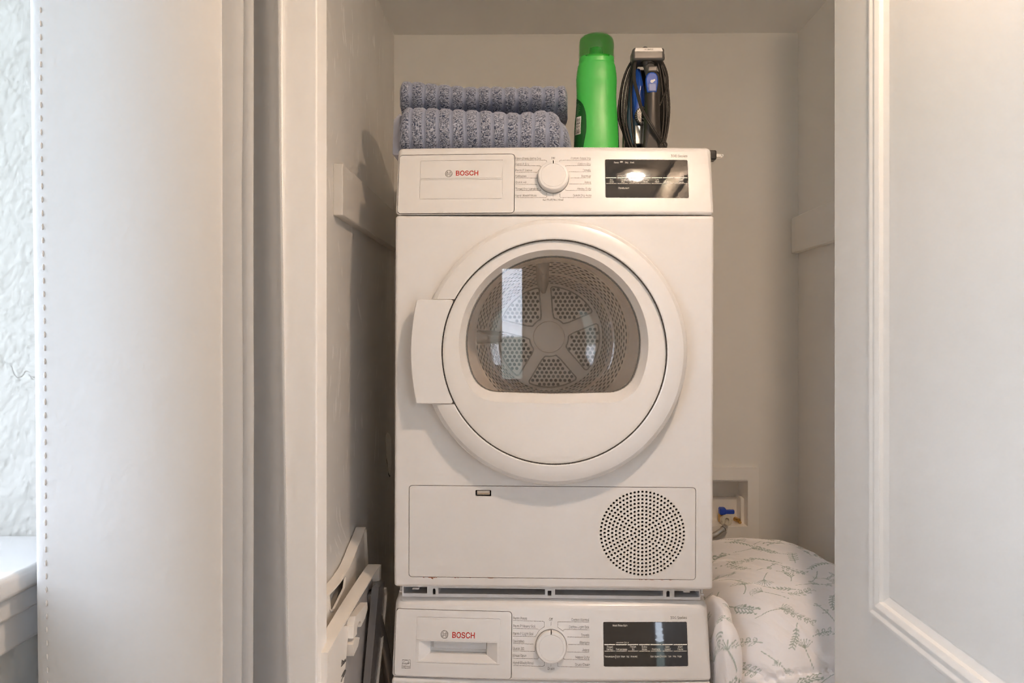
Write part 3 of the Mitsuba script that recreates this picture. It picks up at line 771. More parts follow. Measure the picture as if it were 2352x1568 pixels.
# --- washing machine
WM = M_WASHER
wbody = rbox(-HALF, HALF, 0.012, PANEL_W - 0.0015, -0.56, 0.0, 0.006, 20)
obj('washing_machine__body', moved(wbody, WM), 'white_enamel', 30)
wt = m3.Manifold.batch_hull([m3.Manifold.sphere(0.010, 24).translate([x, PANEL_W + 0.02, z]) for x in (-HALF + 0.011, HALF - 0.011) for z in (-0.06, -0.55)] + [m3.Manifold.sphere(0.016, 28).translate([x, 0.8486 - 0.016, z]) for x in (-HALF + 0.019, HALF - 0.019) for z in (-0.062, -0.55)])
obj('washing_machine__top', moved(wt, WM), 'white_enamel', 30)
machine_panel('washing_machine', WM, PANEL_W, 0.1430, 0.018, (-0.2940, -0.0740, 0.0040, 0.1208), (-0.2540, -0.0955, 0.0285, 0.1082), (0.0988, 0.2560, 0.0280, 0.1046), (0.0005, 0.0625),
              WASHER_TEXT, WASHER_LINE, WASHER_DISPLAY_TEXT, WASHER_DISPLAY_BAR, WASHER_DISPLAY_THIN, (-0.2005, 0.0788, 0.0072), (-0.1858, -0.1430, 0.0735, 0.0098), True)
WD = WM @ T_at(0, 0.40, 0)
obj('washing_machine__door', moved(m3.CrossSection([[(0.15, 0.001), (0.235, 0.001), (0.236, 0.012), (0.228, 0.032), (0.205, 0.040), (0.165, 0.038), (0.15, 0.03)]], m3.FillRule.Positive).revolve(96), WD), 'white_plastic', 25)
obj('washing_machine__door__glass', moved(lathe([(0.151, 0.030), (0.14, 0.02), (0.11, 0.010), (0.0, 0.006)], 64), WD), 'black_gloss', True)
for x in (-0.25, 0.25):
    for z in (-0.05, -0.51):
        obj('washing_machine__foot', moved(m3.Manifold.cylinder(0.016, 0.02, 0.016, 24).rotate([-90, 0, 0]).translate([x, -0.0, z]), WM), 'dark_grey', 30)
tag('washing_machine', 'white washing machine with black display at the bottom of the stack', 'washing machine')

# ---------------------------------------------------------------- washer outlet box in the back wall
ob = sbox(0.340, 0.788, 0.6284, 0.987) - rrect(0.374, 0.5985, 0.8242, 0.9515, 0.003)
obj('outlet_box__faceplate', upright(ob, YB - 0.007, YB - 0.0005), principled('box_plastic', (0.86, 0.845, 0.81), 0.4))
OB = [box(0.3725, 0.6005, YB + 0.088, YB + 0.09, 0.8225, 0.9505), box(0.3725, 0.3745, YB - 0.004, YB + 0.089, 0.8225, 0.9505), box(0.5985, 0.6005, YB - 0.004, YB + 0.089, 0.8225, 0.9505), box(0.3725, 0.6005, YB - 0.004, YB + 0.089, 0.8225, 0.8245), box(0.3725, 0.6005, YB - 0.004, YB + 0.089, 0.9485, 0.9505),
      box(0.590, 0.5985, YB + 0.03, YB + 0.089, 0.8245, 0.894), box(0.3745, 0.595, YB + 0.075, YB + 0.089, 0.8245, 0.888)]
obj('outlet_box__recess', cat(OB), 'box_plastic')
obj('outlet_box__valve_body', cat(m3.Manifold.cylinder(0.022, 0.009, 0.009, 20).translate([0.540, YB + 0.045, 0.826]), m3.Manifold.cylinder(0.030, 0.0085, 0.0085, 6).rotate([90, 0, 0]).translate([0.540, YB + 0.052, 0.838])), principled('brass', (0.62, 0.40, 0.14), 0.3, metallic=1.0), 30, label='brass valve')
obj('outlet_box__valve_lever', cat(rbox(0.5315, 0.5490, YB + 0.028, YB + 0.050, 0.8470, 0.8668, 0.004), rbox(0.545, 0.5730, YB + 0.030, YB + 0.042, 0.8495, 0.8610, 0.003)), principled('blue_plastic', (0.015, 0.06, 0.42), 0.35), 30, label='blue valve lever')
obj('outlet_box__second_valve', cat(m3.Manifold.cylinder(0.018, 0.007, 0.0055, 8).rotate([90, 0, 20]).translate([0.578, YB + 0.045, 0.833]), m3.Manifold.cylinder(0.012, 0.004, 0.004, 12).rotate([90, 0, 0]).translate([0.586, YB + 0.034, 0.829])), 'brass', 30, label='small brass fitting')
tag('outlet_box', 'recessed white washer outlet box in the back wall beside the dryer', 'outlet box')
hp = spline([(0.5455, YB + 0.022, 0.836), (0.5440, YB + 0.002, 0.8340), (0.5330, YB - 0.020, 0.8270), (0.5180, YB - 0.032, 0.8185), (0.470, YB - 0.042, 0.800), (0.40, YB - 0.045, 0.800), (0.30, YB - 0.05, 0.78), (0.25, YB - 0.05, 0.60), (0.24, YB - 0.05, 0.3)], 70)
principled('hose_rubber', (0.60, 0.56, 0.47), 0.5)
obj('water_hose', tube(hp, np.where(np.arange(70) < 24, 0.0055, 0.0062), 12), 'hose_rubber', True)
nut = m3.CrossSection([[(0.0062, -0.008), (0.0150, -0.008), (0.0160, -0.004), (0.0160, 0.006), (0.0145, 0.008), (0.0062, 0.008)]], m3.FillRule.Positive).revolve(10)
obj('water_hose__coupling_nut', moved(nut.rotate([72, 0, 12]).translate([0.5450, YB + 0.016, 0.836]), np.eye(4)), principled('nut_plastic', (0.62, 0.58, 0.48), 0.45), 20, label='pale ribbed coupling nut')
i = int(np.argmin(np.abs(hp[:, 0] - 0.524)))
obj('water_hose__ferrule', cat(tube(hp[i:i + 6], 0.0076, 14), tube(hp[i - 1:i + 1], 0.0086, 14)), 'chrome', 40, label='silver crimp ferrule')
tag('water_hose', 'cream water hose with silver ferrule running from blue-handled valve', 'hose')

# ---------------------------------------------------------------- torn paint low on the left wall, half behind the dryer
q = np.array([(1.975, 1.085), (1.995, 1.092), (2.02, 1.086), (2.045, 1.07), (2.05, 1.00), (2.03, 0.975), (2.012, 0.985), (1.998, 1.01), (1.985, 1.03), (1.978, 1.06)])
m = tm(prism(Polygon(q).buffer(0.0008), 0, 0.0018)); m.vertices = np.stack([XL + 0.0002 + m.vertices[:, 2], m.vertices[:, 0], m.vertices[:, 1]], 1)
obj('wall_left__torn_paint', m, 'room_paint', label='torn paint flake')
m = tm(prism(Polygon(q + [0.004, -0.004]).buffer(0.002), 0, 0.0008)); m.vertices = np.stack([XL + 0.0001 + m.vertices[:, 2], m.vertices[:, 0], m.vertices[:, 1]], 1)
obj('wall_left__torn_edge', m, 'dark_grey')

# ---------------------------------------------------------------- folded step stool leaning on the left wall
principled('stool_plastic', (0.80, 0.765, 0.715), 0.42, specular=0.4)
principled('stool_grey', (0.36, 0.34, 0.325), 0.35)
principled('stool_smoke', (0.13, 0.12, 0.115), 0.18)
def leaf(poly, t0, t1, x_near, skew, lean, ztop):
    """A plate drawn in (y, z), t from the wall side to the room side, leaning out towards its foot."""
    m = tm(prism(poly, t0, t1).refine_to_length(0.05))
    y, z, t = m.vertices.T
    m.vertices = np.stack([x_near + t + skew * (y - 1.22) + lean * (ztop - z), y, z], 1)
    m.fix_normals()
    return m
yy = np.linspace(1.268, 1.632, 24)
ztop = lambda y: 0.904 - 0.0105 * np.sin(np.clip((y - 1.268) / 0.28, 0, 1) * np.pi) + 0.034 * np.clip((y - 1.48) / 0.15, 0, 1) ** 1.4
outA = Polygon([(1.268, 0.02)] + [(y, float(ztop(y))) for y in yy] + [(1.640, float(ztop(1.632)) - 0.012), (1.70, 0.55), (1.74, 0.02)]).buffer(-0.006).buffer(0.006)
handleA = Polygon([(1.348, 0.8890), (1.455, 0.8910), (1.470, 0.882), (1.456, 0.8640), (1.378, 0.8520), (1.354, 0.860)]).buffer(-0.003).buffer(0.003)
inA = outA.buffer(-0.0035)
parA = (-0.3705, 0.0, 0.012, 0.90)
rimA = leaf(outA - inA, 0.0, 0.021, *parA)
faceA = leaf(inA.buffer(0.0005) - handleA, 0.0125, 0.0150, *parA)
collarA = leaf(handleA.buffer(0.0036) - handleA, 0.0125, 0.0168, *parA)
obj('step_stool__rear_leg_panel', cat(rimA, faceA, collarA), 'stool_plastic', 30, label='white leg panel with a handle cut-out')
yb = np.linspace(1.222, 1.575, 20)
zb = lambda y: 0.838 + 0.036 * (y - 1.222) / 0.353 + 0.004 * np.sin((y - 1.222) / 0.353 * np.pi)
outB = Polygon([(1.2215, 0.78), (1.2225, 0.825)] + [(y, float(zb(y))) for y in yb] + [(1.580, 0.866), (1.560, 0.78), (1.520, 0.55), (1.44, 0.02), (1.19, 0.02)])
inB = outB.buffer(-0.0035)
parB = (-0.3490, 0.040, -0.03, 0.86)
rimB = leaf((outB - inB) & sbox(1.0, 0.62, 1.8, 1.0), 0.0, 0.026, *parB)
legB = leaf(sbox(1.2, 0.02, 1.235, 0.63) | sbox(1.47, 0.02, 1.50, 0.63), 0.0, 0.026, -0.349, 0.04, -0.01, 0.6)
obj('step_stool__front_leg_panel', cat(rimB, legB, leaf(sbox(1.565, 0.842, 1.580, 0.872), 0.0, 0.027, *parB)), 'stool_plastic', 30, label='white front frame with a wide rim')
obj('step_stool__step_underside', leaf(inB & sbox(1.0, 0.60, 1.8, 0.90), 0.010, 0.013, *parB), 'stool_grey', False, label='grey underside of the folded step')
obj('step_stool__step_board', leaf(Polygon([(1.235, 0.64), (1.235, 0.822), (1.33, 0.838), (1.38, 0.822), (1.36, 0.74), (1.31, 0.64)]), 0.0135, 0.017, *parB), 'stool_plastic', False, label='pale step board')
hook = (Polygon([(1.375, 0.822), (1.375, 0.800), (1.405, 0.798), (1.455, 0.806), (1.475, 0.818), (1.470, 0.832), (1.385, 0.836)]) - circle(1.412, 0.803, 0.014, 8)) | Polygon([(1.372, 0.790), (1.392, 0.796), (1.420, 0.784), (1.410, 0.772), (1.380, 0.766)])
obj('step_stool__locking_hook', leaf(hook, 0.0135, 0.0270, *parB), 'stool_plastic', False, label='white locking hook')
sc = []
rs = random.Random(8)
for z in (0.77, 0.745, 0.72, 0.695):
    for k in range(3):
        y0 = 1.315 + rs.uniform(-0.006, 0.012) + (z - 0.7) * 0.25
        sc.append(leaf(LineString([(y0 + rs.uniform(0, .03), z + rs.uniform(-.006, .006)) for _ in range(4)]).buffer(0.0011), 0.0171, 0.0176, *parB))
obj('step_stool__embossed_mark', cat(sc), 'dark_grey', False, kind='stuff', label='dark moulded marks')
obj('step_stool__hinge_slot', leaf(Polygon([(1.224, 0.752), (1.248, 0.742), (1.248, 0.70), (1.242, 0.70), (1.242, 0.737), (1.224, 0.745)]), 0.0172, 0.0215, *parB), 'stool_smoke', False, label='dark hinge bracket')
parC = (-0.3275, 0.050, -0.05, 0.86)
chan = Polygon([(1.515, 0.846), (1.565, 0.842), (1.56, 0.825), (1.571, 0.812), (1.560, 0.74), (1.520, 0.60), (1.44, 0.30), (1.39, 0.30), (1.47, 0.60)])
obj('step_stool__side_channel', leaf(chan, 0.0, 0.014, *parC), 'stool_smoke', False, label='dark smoky side channel')
obj('step_stool__side_edge', leaf(LineString([(1.567, 0.826), (1.578, 0.811), (1.567, 0.74), (1.527, 0.60), (1.447, 0.30)]).buffer(0.0030), 0.002, 0.018, *parC), 'stool_plastic', False, label='thin white edge strip')
obj('step_stool__tube_leg', tube(spline([(-0.3190, 1.530, 0.83), (-0.3120, 1.550, 0.78), (-0.2990, 1.600, 0.655), (-0.2885, 1.645, 0.50), (-0.288, 1.70, 0.2), (-0.288, 1.71, 0.02)], 40), 0.0112, 16), principled('tube_metal', (0.30, 0.28, 0.265), 0.35, metallic=0.8), True, label='grey metal tube')
tag('step_stool', 'folded white plastic step stool leaning against the left closet wall', 'step stool')

# ---------------------------------------------------------------- comforter heaped beside the machines
def print_map(u0, u1, v0, v1, res, seed):
    """Botanical print in cloth coordinates (metres): how much ink lies at each raster cell."""
    W, Hh = int((u1 - u0) / res), int((v1 - v0) / res)
    ink = np.zeros((W, Hh), np.float32)
    P, R = [], []
    rng = random.Random(seed)
    def dot(x, y, r): P.append((x, y)); R.append(r)
    def line(pts, r=0.00075):
        pts = np.asarray(pts, float)
        for a, b in zip(pts[:-1], pts[1:]):
            n = max(2, int(np.hypot(*(b - a)) / 0.00035))
            for t in np.linspace(0, 1, n): dot(*(a + t * (b - a)), r)
    def leafshape(x, y, a, l, w, fill):
        t = np.linspace(0, 1, 12)
        c, s = math.cos(a), math.sin(a)
        up_, lo = w * np.sin(t * np.pi) ** 0.8, -w * np.sin(t * np.pi) ** 0.8
        M = lambda tt, oo: np.stack([x + l * tt * c - oo * s, y + l * tt * s + oo * c], 1)
        line(M(t, up_), 0.0006); line(M(t, lo), 0.0006)
        if fill:
            line(M(t, 0 * up_), 0.0005)
        else: line([(x, y), (x + l * 0.7 * c, y + l * 0.7 * s)], 0.0003)
    def stem(x, y, a, l, bend, n=16):
        out = [(x, y, a)]
        for _ in range(n):
            a += bend / n; x += l / n * math.cos(a); y += l / n * math.sin(a); out.append((x, y, a))
        return out
    def ring(x, y, r):
        q = np.linspace(0, 2 * np.pi, 14); line(np.stack([x + r * np.cos(q), y + r * np.sin(q)], 1), 0.0004)
    nx, ny = int((u1 - u0) / 0.057), int((v1 - v0) / 0.057)
    for i in range(-1, nx + 1):
        for j in range(-1, ny + 1):
            x = u0 + (i + 0.5 + 0.5 * (j % 2) + rng.uniform(-0.22, 0.22)) * 0.057
            y = v0 + (j + 0.5 + rng.uniform(-0.22, 0.22)) * 0.057
            a = rng.uniform(0, 2 * math.pi); kind = (i * 2 + j * 3 + rng.randrange(2)) % 5
            S = stem(x - 0.03 * math.cos(a), y - 0.03 * math.sin(a), a, 0.064, rng.uniform(-0.9, 0.9))
            line([(p[0], p[1]) for p in S])
            if kind == 0:                                     # outlined leaves in pairs
                for k in range(3, 17, 3):
                    for s in (-1, 1): leafshape(S[k][0], S[k][1], S[k][2] + s * 0.85, 0.0125, 0.0026, False)
            elif kind == 1:                                   # berries on branching stalks
                for k in range(5, 17, 2):
                    for s in (-1, 1):
                        b = stem(S[k][0], S[k][1], S[k][2] + s * 0.75, rng.uniform(0.012, 0.020), -s * 0.5, 6)
                        line([(p[0], p[1]) for p in b]); dot(b[-1][0], b[-1][1], 0.0024)
            elif kind == 2:                                   # a fern of filled leaflets
                for k in range(4, 17, 2):
                    for s in (-1, 1): leafshape(S[k][0], S[k][1], S[k][2] + s * 0.7, 0.009, 0.0009, True)
            elif kind == 3:                                   # umbels of small rings
                for m_ in (9, 16):
                    for k in range(9):
                        r_, t_ = 0.0075 * math.sqrt(rng.random()), rng.uniform(0, 6.28)
                        bx, by = S[m_][0] + 0.006 * math.cos(S[m_][2]) + r_ * math.cos(t_), S[m_][1] + 0.006 * math.sin(S[m_][2]) + r_ * math.sin(t_)
                        line([(S[m_][0], S[m_][1]), (bx, by)], 0.0003); ring(bx, by, 0.0017)
            else:                                             # dill fans
                for k in range(-4, 5):
                    b = stem(S[12][0], S[12][1], S[12][2] + k * 0.22, 0.022, k * 0.05, 6)
                    line([(p[0], p[1]) for p in b], 0.0005); dot(b[-1][0], b[-1][1], 0.0011); dot(b[-3][0], b[-3][1], 0.0008)
    P, R = (np.array(P) - [u0, v0]) / res, np.array(R) / res
    k = int(math.ceil(R.max())) + 1
    for dx in range(-k, k + 1):
        for dy in range(-k, k + 1):
            c = np.floor(P).astype(int) + [dx, dy]
            ok = (c >= 0).all(1) & (c[:, 0] < W) & (c[:, 1] < Hh)
            d = np.hypot(*(c[ok] + 0.5 - P[ok]).T)
            np.maximum.at(ink, (c[ok][:, 0], c[ok][:, 1]), np.clip(R[ok] - d + 0.5, 0, 1))
    def at(u, v):
        from scipy.ndimage import map_coordinates
        return map_coordinates(ink, [(u - u0) / res - 0.5, (v - v0) / res - 0.5], order=1, mode='nearest')
    return at
ink_at = print_map(0.28, 0.80, 1.50, 3.00, 0.0005, 11)
scene['printed_cotton'] = twosided(type='principled', base_color={'type': 'mesh_attribute', 'name': 'vertex_color'}, roughness=0.85, specular=0.2, sheen=0.2)
def heap(c, a, zc, az, e_xy, e_z, nth, nph, folds, seed, span=(-1.2, 1.2)):
    q = np.linspace(0, 1, nth // 7)
    quad = np.unique(np.r_[np.arcsin(q ** (1 / e_xy)), np.arccos(q ** (1 / e_xy)), q * math.pi / 2])
    qb = np.linspace(0, 1, 50)
    back_ = np.unique(np.r_[np.arcsin(qb ** (1 / e_xy)), np.arccos(qb ** (1 / e_xy)), qb * math.pi / 2])
    th = np.unique(np.r_[-quad, quad - math.pi, back_, math.pi - back_])[:-1]
    k = np.linspace(0, 1, nph // 3)
    ph = np.unique(np.r_[np.linspace(-1.5, -0.1, 14), np.linspace(-0.05, math.pi / 2, nph // 3), np.arccos(k ** (1 / e_z)), np.arcsin(k ** (1 / e_z))])
    ph = np.r_[ph[ph < math.pi / 2 - 1e-6], math.pi / 2 - 1e-9]
    TH, PH = np.meshgrid(th, ph, indexing='ij')
    pw = lambda v, e: np.sign(v) * np.abs(v) ** e
    x = c[0] + a[0] * pw(np.cos(PH), e_z) * pw(np.cos(TH), e_xy)
    y = c[1] + a[1] * pw(np.cos(PH), e_z) * pw(np.sin(TH), e_xy)
    z = zc + az * pw(np.sin(PH), e_z)
    P = np.stack([x, y, z], -1)
    n = np.stack([(x - c[0]) / a[0] ** 2, (y - c[1]) / a[1] ** 2, (z - zc) / az ** 2 * 1.6], -1)
    n /= np.linalg.norm(n, axis=-1, keepdims=True)
    side = np.clip((n[..., 0] - 0.75) / 0.25, 0, 1) ** 2 if a[0] > 0.1 else 0.7
    u, v = x + side * np.clip(y - c[1] + a[1] - 0.04, 0, 1), y + z
    f = folds(u, v)
    P = P + n * f[..., None]
    return P, u, v
def folds_main(u, v):
    big = meshkit.fbm(np.stack([u * 7 + v * 3, v * 4.5 - u * 3, u * 0], -1), 3, 21) - 0.5
    w = u * 0.75 + v * 0.65 + 0.05 * meshkit.fbm(np.stack([u * 6, v * 6, u * 0], -1), 2, 4)
    crease = np.exp(-(((w * 9) % 1.0 - 0.5) / 0.10) ** 2) * meshkit.noise(np.stack([u * 9, v * 7, u * 0 + 3.3], -1), 9)
    fine = np.abs(meshkit.fbm(np.stack([u * 30 + v * 18, v * 16 - u * 12, u * 0], -1), 3, 2) - 0.5)
    sv = 2.105 + 0.16 * (u - 0.40)
    seam = np.exp(-((v - sv) / 0.007) ** 2)
    puck = seam * 0.0025 * np.sin((u + 0.3 * v) * 420) * (0.4 + meshkit.noise(np.stack([u * 60, v * 10, u * 0], -1), 7))
    return 0.030 * big - 0.010 * crease + 0.006 * fine - 0.006 * seam + puck
P, u, v = heap((0.553, 1.690), (0.190, 0.350), 0.42, 0.436, 0.52, 0.50, 600, 460, folds_main, 3)
P[..., 0] = np.clip(P[..., 0], 0.362 - 0.02 * np.clip((v - 2.3) / 0.2, 0, 1), XR - 0.002)
P[..., 1] = np.minimum(P[..., 1], YB - 0.02)
P[..., 2] = np.maximum(P[..., 2], 0.002)
def cloth_mesh(P, u, v, shift=0.0):
    nt, npn = P.shape[:2]
    Q = np.concatenate([P, P[:1]], 0)
    ink = ink_at(np.concatenate([u, u[:1]], 0).ravel() + shift, np.concatenate([v, v[:1]], 0).ravel())
    col = np.array([0.82, 0.81, 0.82]) * (1 - ink[:, None]) + np.array([0.33, 0.385, 0.345]) * ink[:, None]
    return grid(Q), col
m, col = cloth_mesh(P, u, v)
obj('comforter__cover', m, 'printed_cotton', True, color=col)
def folds_side(u, v):
    return 0.012 * (meshkit.fbm(np.stack([u * 20, v * 5, u * 0], -1), 3, 31) - 0.5) + 0.004 * np.sin(v * 22 + u * 60)
P, u, v = heap((0.372, 1.500), (0.024, 0.120), 0.40, 0.430, 0.6, 0.55, 240, 200, folds_side, 5)
P[..., 0] = np.maximum(P[..., 0], 0.3495 - 0.004 * np.clip(P[..., 2] - 0.8, 0, 1))
P[..., 2] = np.maximum(P[..., 2], 0.002)
m, col = cloth_mesh(P, u, v, 0.133)
obj('comforter__side_fold', m, 'printed_cotton', True, color=col)
tag('comforter', 'white comforter printed with grey-green botanical sprigs heaped beside the machines', 'comforter')

# ---------------------------------------------------------------- two towels folded on the dryer
scene['terry'] = twosided(type='principled', base_color={'type': 'mesh_attribute', 'name': 'vertex_color'}, roughness=0.95, specular=0.1, sheen=0.6)
ZT = 1.7065                                                   # the dryer's top
def towel(x0, x1, yc, ay, zlo, zhi, end0, end1, seed, nx=440, nt=330):
    """A folded towel: a rounded bar along x with woven bands between terry ribs."""
    x = np.linspace(x0, x1, nx)
    th = np.r_[np.linspace(-0.62 * math.pi - math.pi / 2, 0.62 * math.pi - math.pi / 2, nt), np.linspace(0.64 * math.pi - math.pi / 2, 1.36 * math.pi - math.pi / 2, 30)]
    Xg, TH = np.meshgrid(x, th, indexing='ij')
    d0, d1 = np.clip((Xg - x0) / end0, 0, 1), np.clip((x1 - Xg) / end1, 0, 1)
    k = np.sqrt(np.clip(1 - (1 - d0) ** 2, 0, 1)) * np.sqrt(np.clip(1 - (1 - d1) ** 2, 0, 1))
    k = np.maximum(k, 0.02)
    top = zhi(Xg)
    pw = lambda v, e: np.sign(v) * np.abs(v) ** e
    hz = (top - zlo) / 2
    Yg = yc + ay * (0.3 + 0.7 * k) * pw(np.sin(TH), 0.80)
    Zg = zlo + hz * k + hz * k * pw(np.cos(TH), 0.80)
    P = np.stack([Xg, Yg, Zg], -1)
    n = np.stack([0.9 * (1 - d1) - 0.9 * (1 - d0), np.sin(TH), np.cos(TH)], -1)
    n /= np.linalg.norm(n, axis=-1, keepdims=True)
    s = TH * 0.085
    ph = ((Xg - x0) / 0.0268 + 0.10 * (meshkit.noise(np.stack([s * 18, Xg * 8, Xg * 0], -1), seed) - 0.5)) % 1.0
    rib = np.clip(np.sin(np.pi * ph) ** 0.55, 0, 1)
    loopy = np.clip((np.minimum(ph, 1 - ph) - 0.11) / 0.06, 0, 1)
    q = np.stack([Xg / 0.0021, s / 0.0021, Xg * 0 + seed], -1)
    wq = q + 2.2 * (np.stack([meshkit.noise(q * 0.45, seed + 1), meshkit.noise(q * 0.45 + 9, seed + 2), Xg * 0], -1) - 0.5)
    worm = 1 - 2 * np.abs(meshkit.noise(wq, seed + 3) - 0.5)
    worm = np.clip((worm - 0.35) / 0.6, 0, 1)
    thread = 0.5 + 0.5 * np.sin(Xg / 0.0021 * 2 * np.pi)
    h = 0.0028 * rib + loopy * 0.0019 * worm + (1 - loopy) * 0.0003 * thread + 0.006 * (meshkit.fbm(np.stack([Xg * 12, s * 14, Xg * 0], -1), 2, seed + 6) - 0.5)
    P = P + n * h[..., None]
    P[..., 2] = np.maximum(P[..., 2], zlo + 0.0002)
    lo, hi, band = np.array([0.055, 0.072, 0.125]), np.array([0.47, 0.50, 0.60]), np.array([0.30, 0.335, 0.44])  # gaps between loops coloured dark in place of their shade, tops lighter
    c = loopy[..., None] * (lo + (hi - lo) * (worm ** 1.1)[..., None]) + (1 - loopy[..., None]) * (band * (0.85 + 0.25 * thread[..., None]))
    Q = np.concatenate([P, P[:, :1]], 1)
    c = np.concatenate([c, c[:, :1]], 1)
    body = grid(Q, flip=True)
    return body, c.reshape(-1, 3)
z_low = lambda x: 1.8045 - 0.012 * np.clip((x + 0.23) / 0.22, 0, 1) + 0.006 * np.clip((x + 0.02) / 0.05, 0, 1)
m, col = towel(-0.2585, 0.0845, 1.575, 0.098, ZT, z_low, 0.020, 0.055, 3)
obj('towel__body', m, 'terry', True, color=col)
hem = m3.Manifold.batch_hull([m3.Manifold.sphere(0.004, 16).translate([x, y, z]) for x, y, z in ((-0.2690, 1.52, 1.712), (-0.2615, 1.52, 1.712), (-0.2680, 1.63, 1.712), (-0.2675, 1.525, 1.778), (-0.2600, 1.525, 1.786), (-0.2660, 1.62, 1.782), (-0.262, 1.545, 1.794), (-0.262, 1.60, 1.794))])
obj('towel__hem', tm(hem), principled('hem_band', (0.47, 0.48, 0.56), 0.9, mikit.proc(lambda p, n, uv: 0.5 + 0.5 * dr.sin(p.z * 1300) + noise(p.z * 300, p.y * 300), 3e-4), 0.0006), 30, label='flat pale woven hem')
tag('towel', 'greyish blue ribbed terry towel, lower one of the folded pair on the dryer', 'towel', group='folded towels on the dryer')
z_up = lambda x: 1.8715 - 0.013 * np.clip((x + 0.24) / 0.14, 0, 1) + 0.0035 * np.clip((x + 0.03) / 0.04, 0, 1)
m, col = towel(-0.2660, 0.0800, 1.632, 0.095, 1.808, z_up, 0.012, 0.010, 8)
obj('towel_001__body', m, 'terry', True, color=col)
tag('towel_001', 'greyish blue ribbed terry towel, upper one of the folded pair on the dryer', 'towel', group='folded towels on the dryer')

# ---------------------------------------------------------------- green detergent bottle
BX, BYc = 0.1412, 1.598
BZ = [1.7066, 1.7085, 1.715, 1.742, 1.775, 1.800, 1.820, 1.840, 1.862, 1.880, 1.894, 1.906, 1.912, 1.9135, 1.922, 1.926]
BW = [0.0440, 0.0465, 0.0472, 0.0468, 0.0458, 0.0440, 0.0424, 0.0414, 0.0416, 0.0422, 0.0412, 0.0395, 0.0380, 0.0368, 0.0366, 0.0362]
BD = [0.0270, 0.0295, 0.0300, 0.0300, 0.0295, 0.0285, 0.0272, 0.0264, 0.0272, 0.0290, 0.0300, 0.0315, 0.0325, 0.0330, 0.0332, 0.0330]
from scipy.interpolate import PchipInterpolator
bw, bd = PchipInterpolator(BZ, BW), PchipInterpolator(BZ, BD)
NB = 2.5
def bottle_pt(z, ang, off=0.0):
    c, s = np.cos(ang), np.sin(ang)
    x = (bw(z) + off) * np.sign(c) * np.abs(c) ** (2 / NB)
    y = (bd(z) + off) * np.sign(s) * np.abs(s) ** (2 / NB)
    return np.stack([BX + x, BYc + y, z + 0 * x], -1)
zz = np.unique(np.r_[BZ, np.linspace(BZ[0], BZ[-1], 90)])
rings = [bottle_pt(np.full(96, z), np.arange(96) * 2 * np.pi / 96) for z in zz]
principled('green_plastic', (0.055, 0.50, 0.075), 0.36, specular=0.45, clearcoat=0.15, clearcoat_gloss=0.7)
obj('detergent_bottle__body', loft(rings), 'green_plastic', 40)
cap = lathe([(0.0368, 1.9225), (0.0369, 1.950), (0.0366, 1.9600), (0.0345, 1.9665), (0.0290, 1.9715), (0.0200, 1.9745), (0.0100, 1.9755), (0.0, 1.9757)], 64)
cap.vertices += [BX, BYc, 0]
obj('detergent_bottle__cap', cap, bsdf('green_clear', type='thindielectric', int_ior=1.5, specular_transmittance=rgb(0.30, 0.72, 0.30)), True, label='clear dark green cap')
noz = lathe([(0.0190, 1.9262), (0.0185, 1.9275), (0.0150, 1.9310), (0.0136, 1.9440), (0.0128, 1.9480), (0.0, 1.9482)], 40)
noz.vertices += [BX - 0.0008, BYc, 0]
obj('detergent_bottle__nozzle', noz, principled('nozzle_green', (0.01, 0.42, 0.06), 0.35), 30, label='bright green nozzle')
edge = PchipInterpolator([1.7080, 1.742, 1.775, 1.800, 1.825, 1.838, 1.842], [-0.70, -0.60, -0.50, -0.53, -0.70, -0.93, -1.0])
def label_sheet(z0, z1, fa, fb, off, n=40, k=24, back=0.0):
    z = np.linspace(z0, z1, n)
    rows = []
    for h in z:
        a0 = math.pi - back
        fb_ = float(fb(h)) if callable(fb) else fb
        a1 = math.pi + math.acos(min(1.0, -fb_) ** (NB / 2))
        if fa is not None: a0 = math.pi + math.acos(min(1.0, -fa) ** (NB / 2))
        rows.append(bottle_pt(np.full(k, h), np.linspace(a0, a1, k), off))
    return grid(np.array(rows))
obj('detergent_bottle__label', label_sheet(1.7085, 1.8415, None, edge, 0.0004, back=1.2), principled('label_green', (0.004, 0.085, 0.012), 0.4), True, label='dark green side label')
obj('detergent_bottle__label__barcode_field', label_sheet(1.7640, 1.8010, -0.955, -0.745, 0.0007, 12, 10), 'print_white', True, label='white barcode field')
rb = random.Random(5)
bars, z = [], 1.7655
while z < 1.7975:
    w = rb.choice((0.0005, 0.0008, 0.0013))
    bars.append(label_sheet(z, z + w, -0.94, -0.775, 0.0009, 2, 8)); z += w + rb.choice((0.0005, 0.0008, 0.0011))
obj('detergent_bottle__label__barcode', cat(bars), 'dark_gap', False, kind='stuff')
fine = [label_sheet(z, z + 0.0008, -0.985, -0.985 + rb.uniform(0.10, 0.19), 0.0007, 2, 6) for z in np.arange(1.803, 1.828, 0.0019)]
obj('detergent_bottle__label__small_print', cat(fine), 'label_print' if 'label_print' in scene else principled('label_print', (0.10, 0.26, 0.10), 0.5), False, kind='stuff')
m = label_sheet(1.7085, 1.800, -0.999, -0.960, 0.0004, 20, 6); m.vertices[:, 0] = 2 * BX - m.vertices[:, 0]; m.faces = m.faces[:, ::-1]
obj('detergent_bottle__front_label', m, principled('label_purple', (0.10, 0.02, 0.16), 0.4), True, label='purple edge of the other label')
tag('detergent_bottle', 'bright green detergent bottle with clear cap standing between towels and iron', 'bottle')

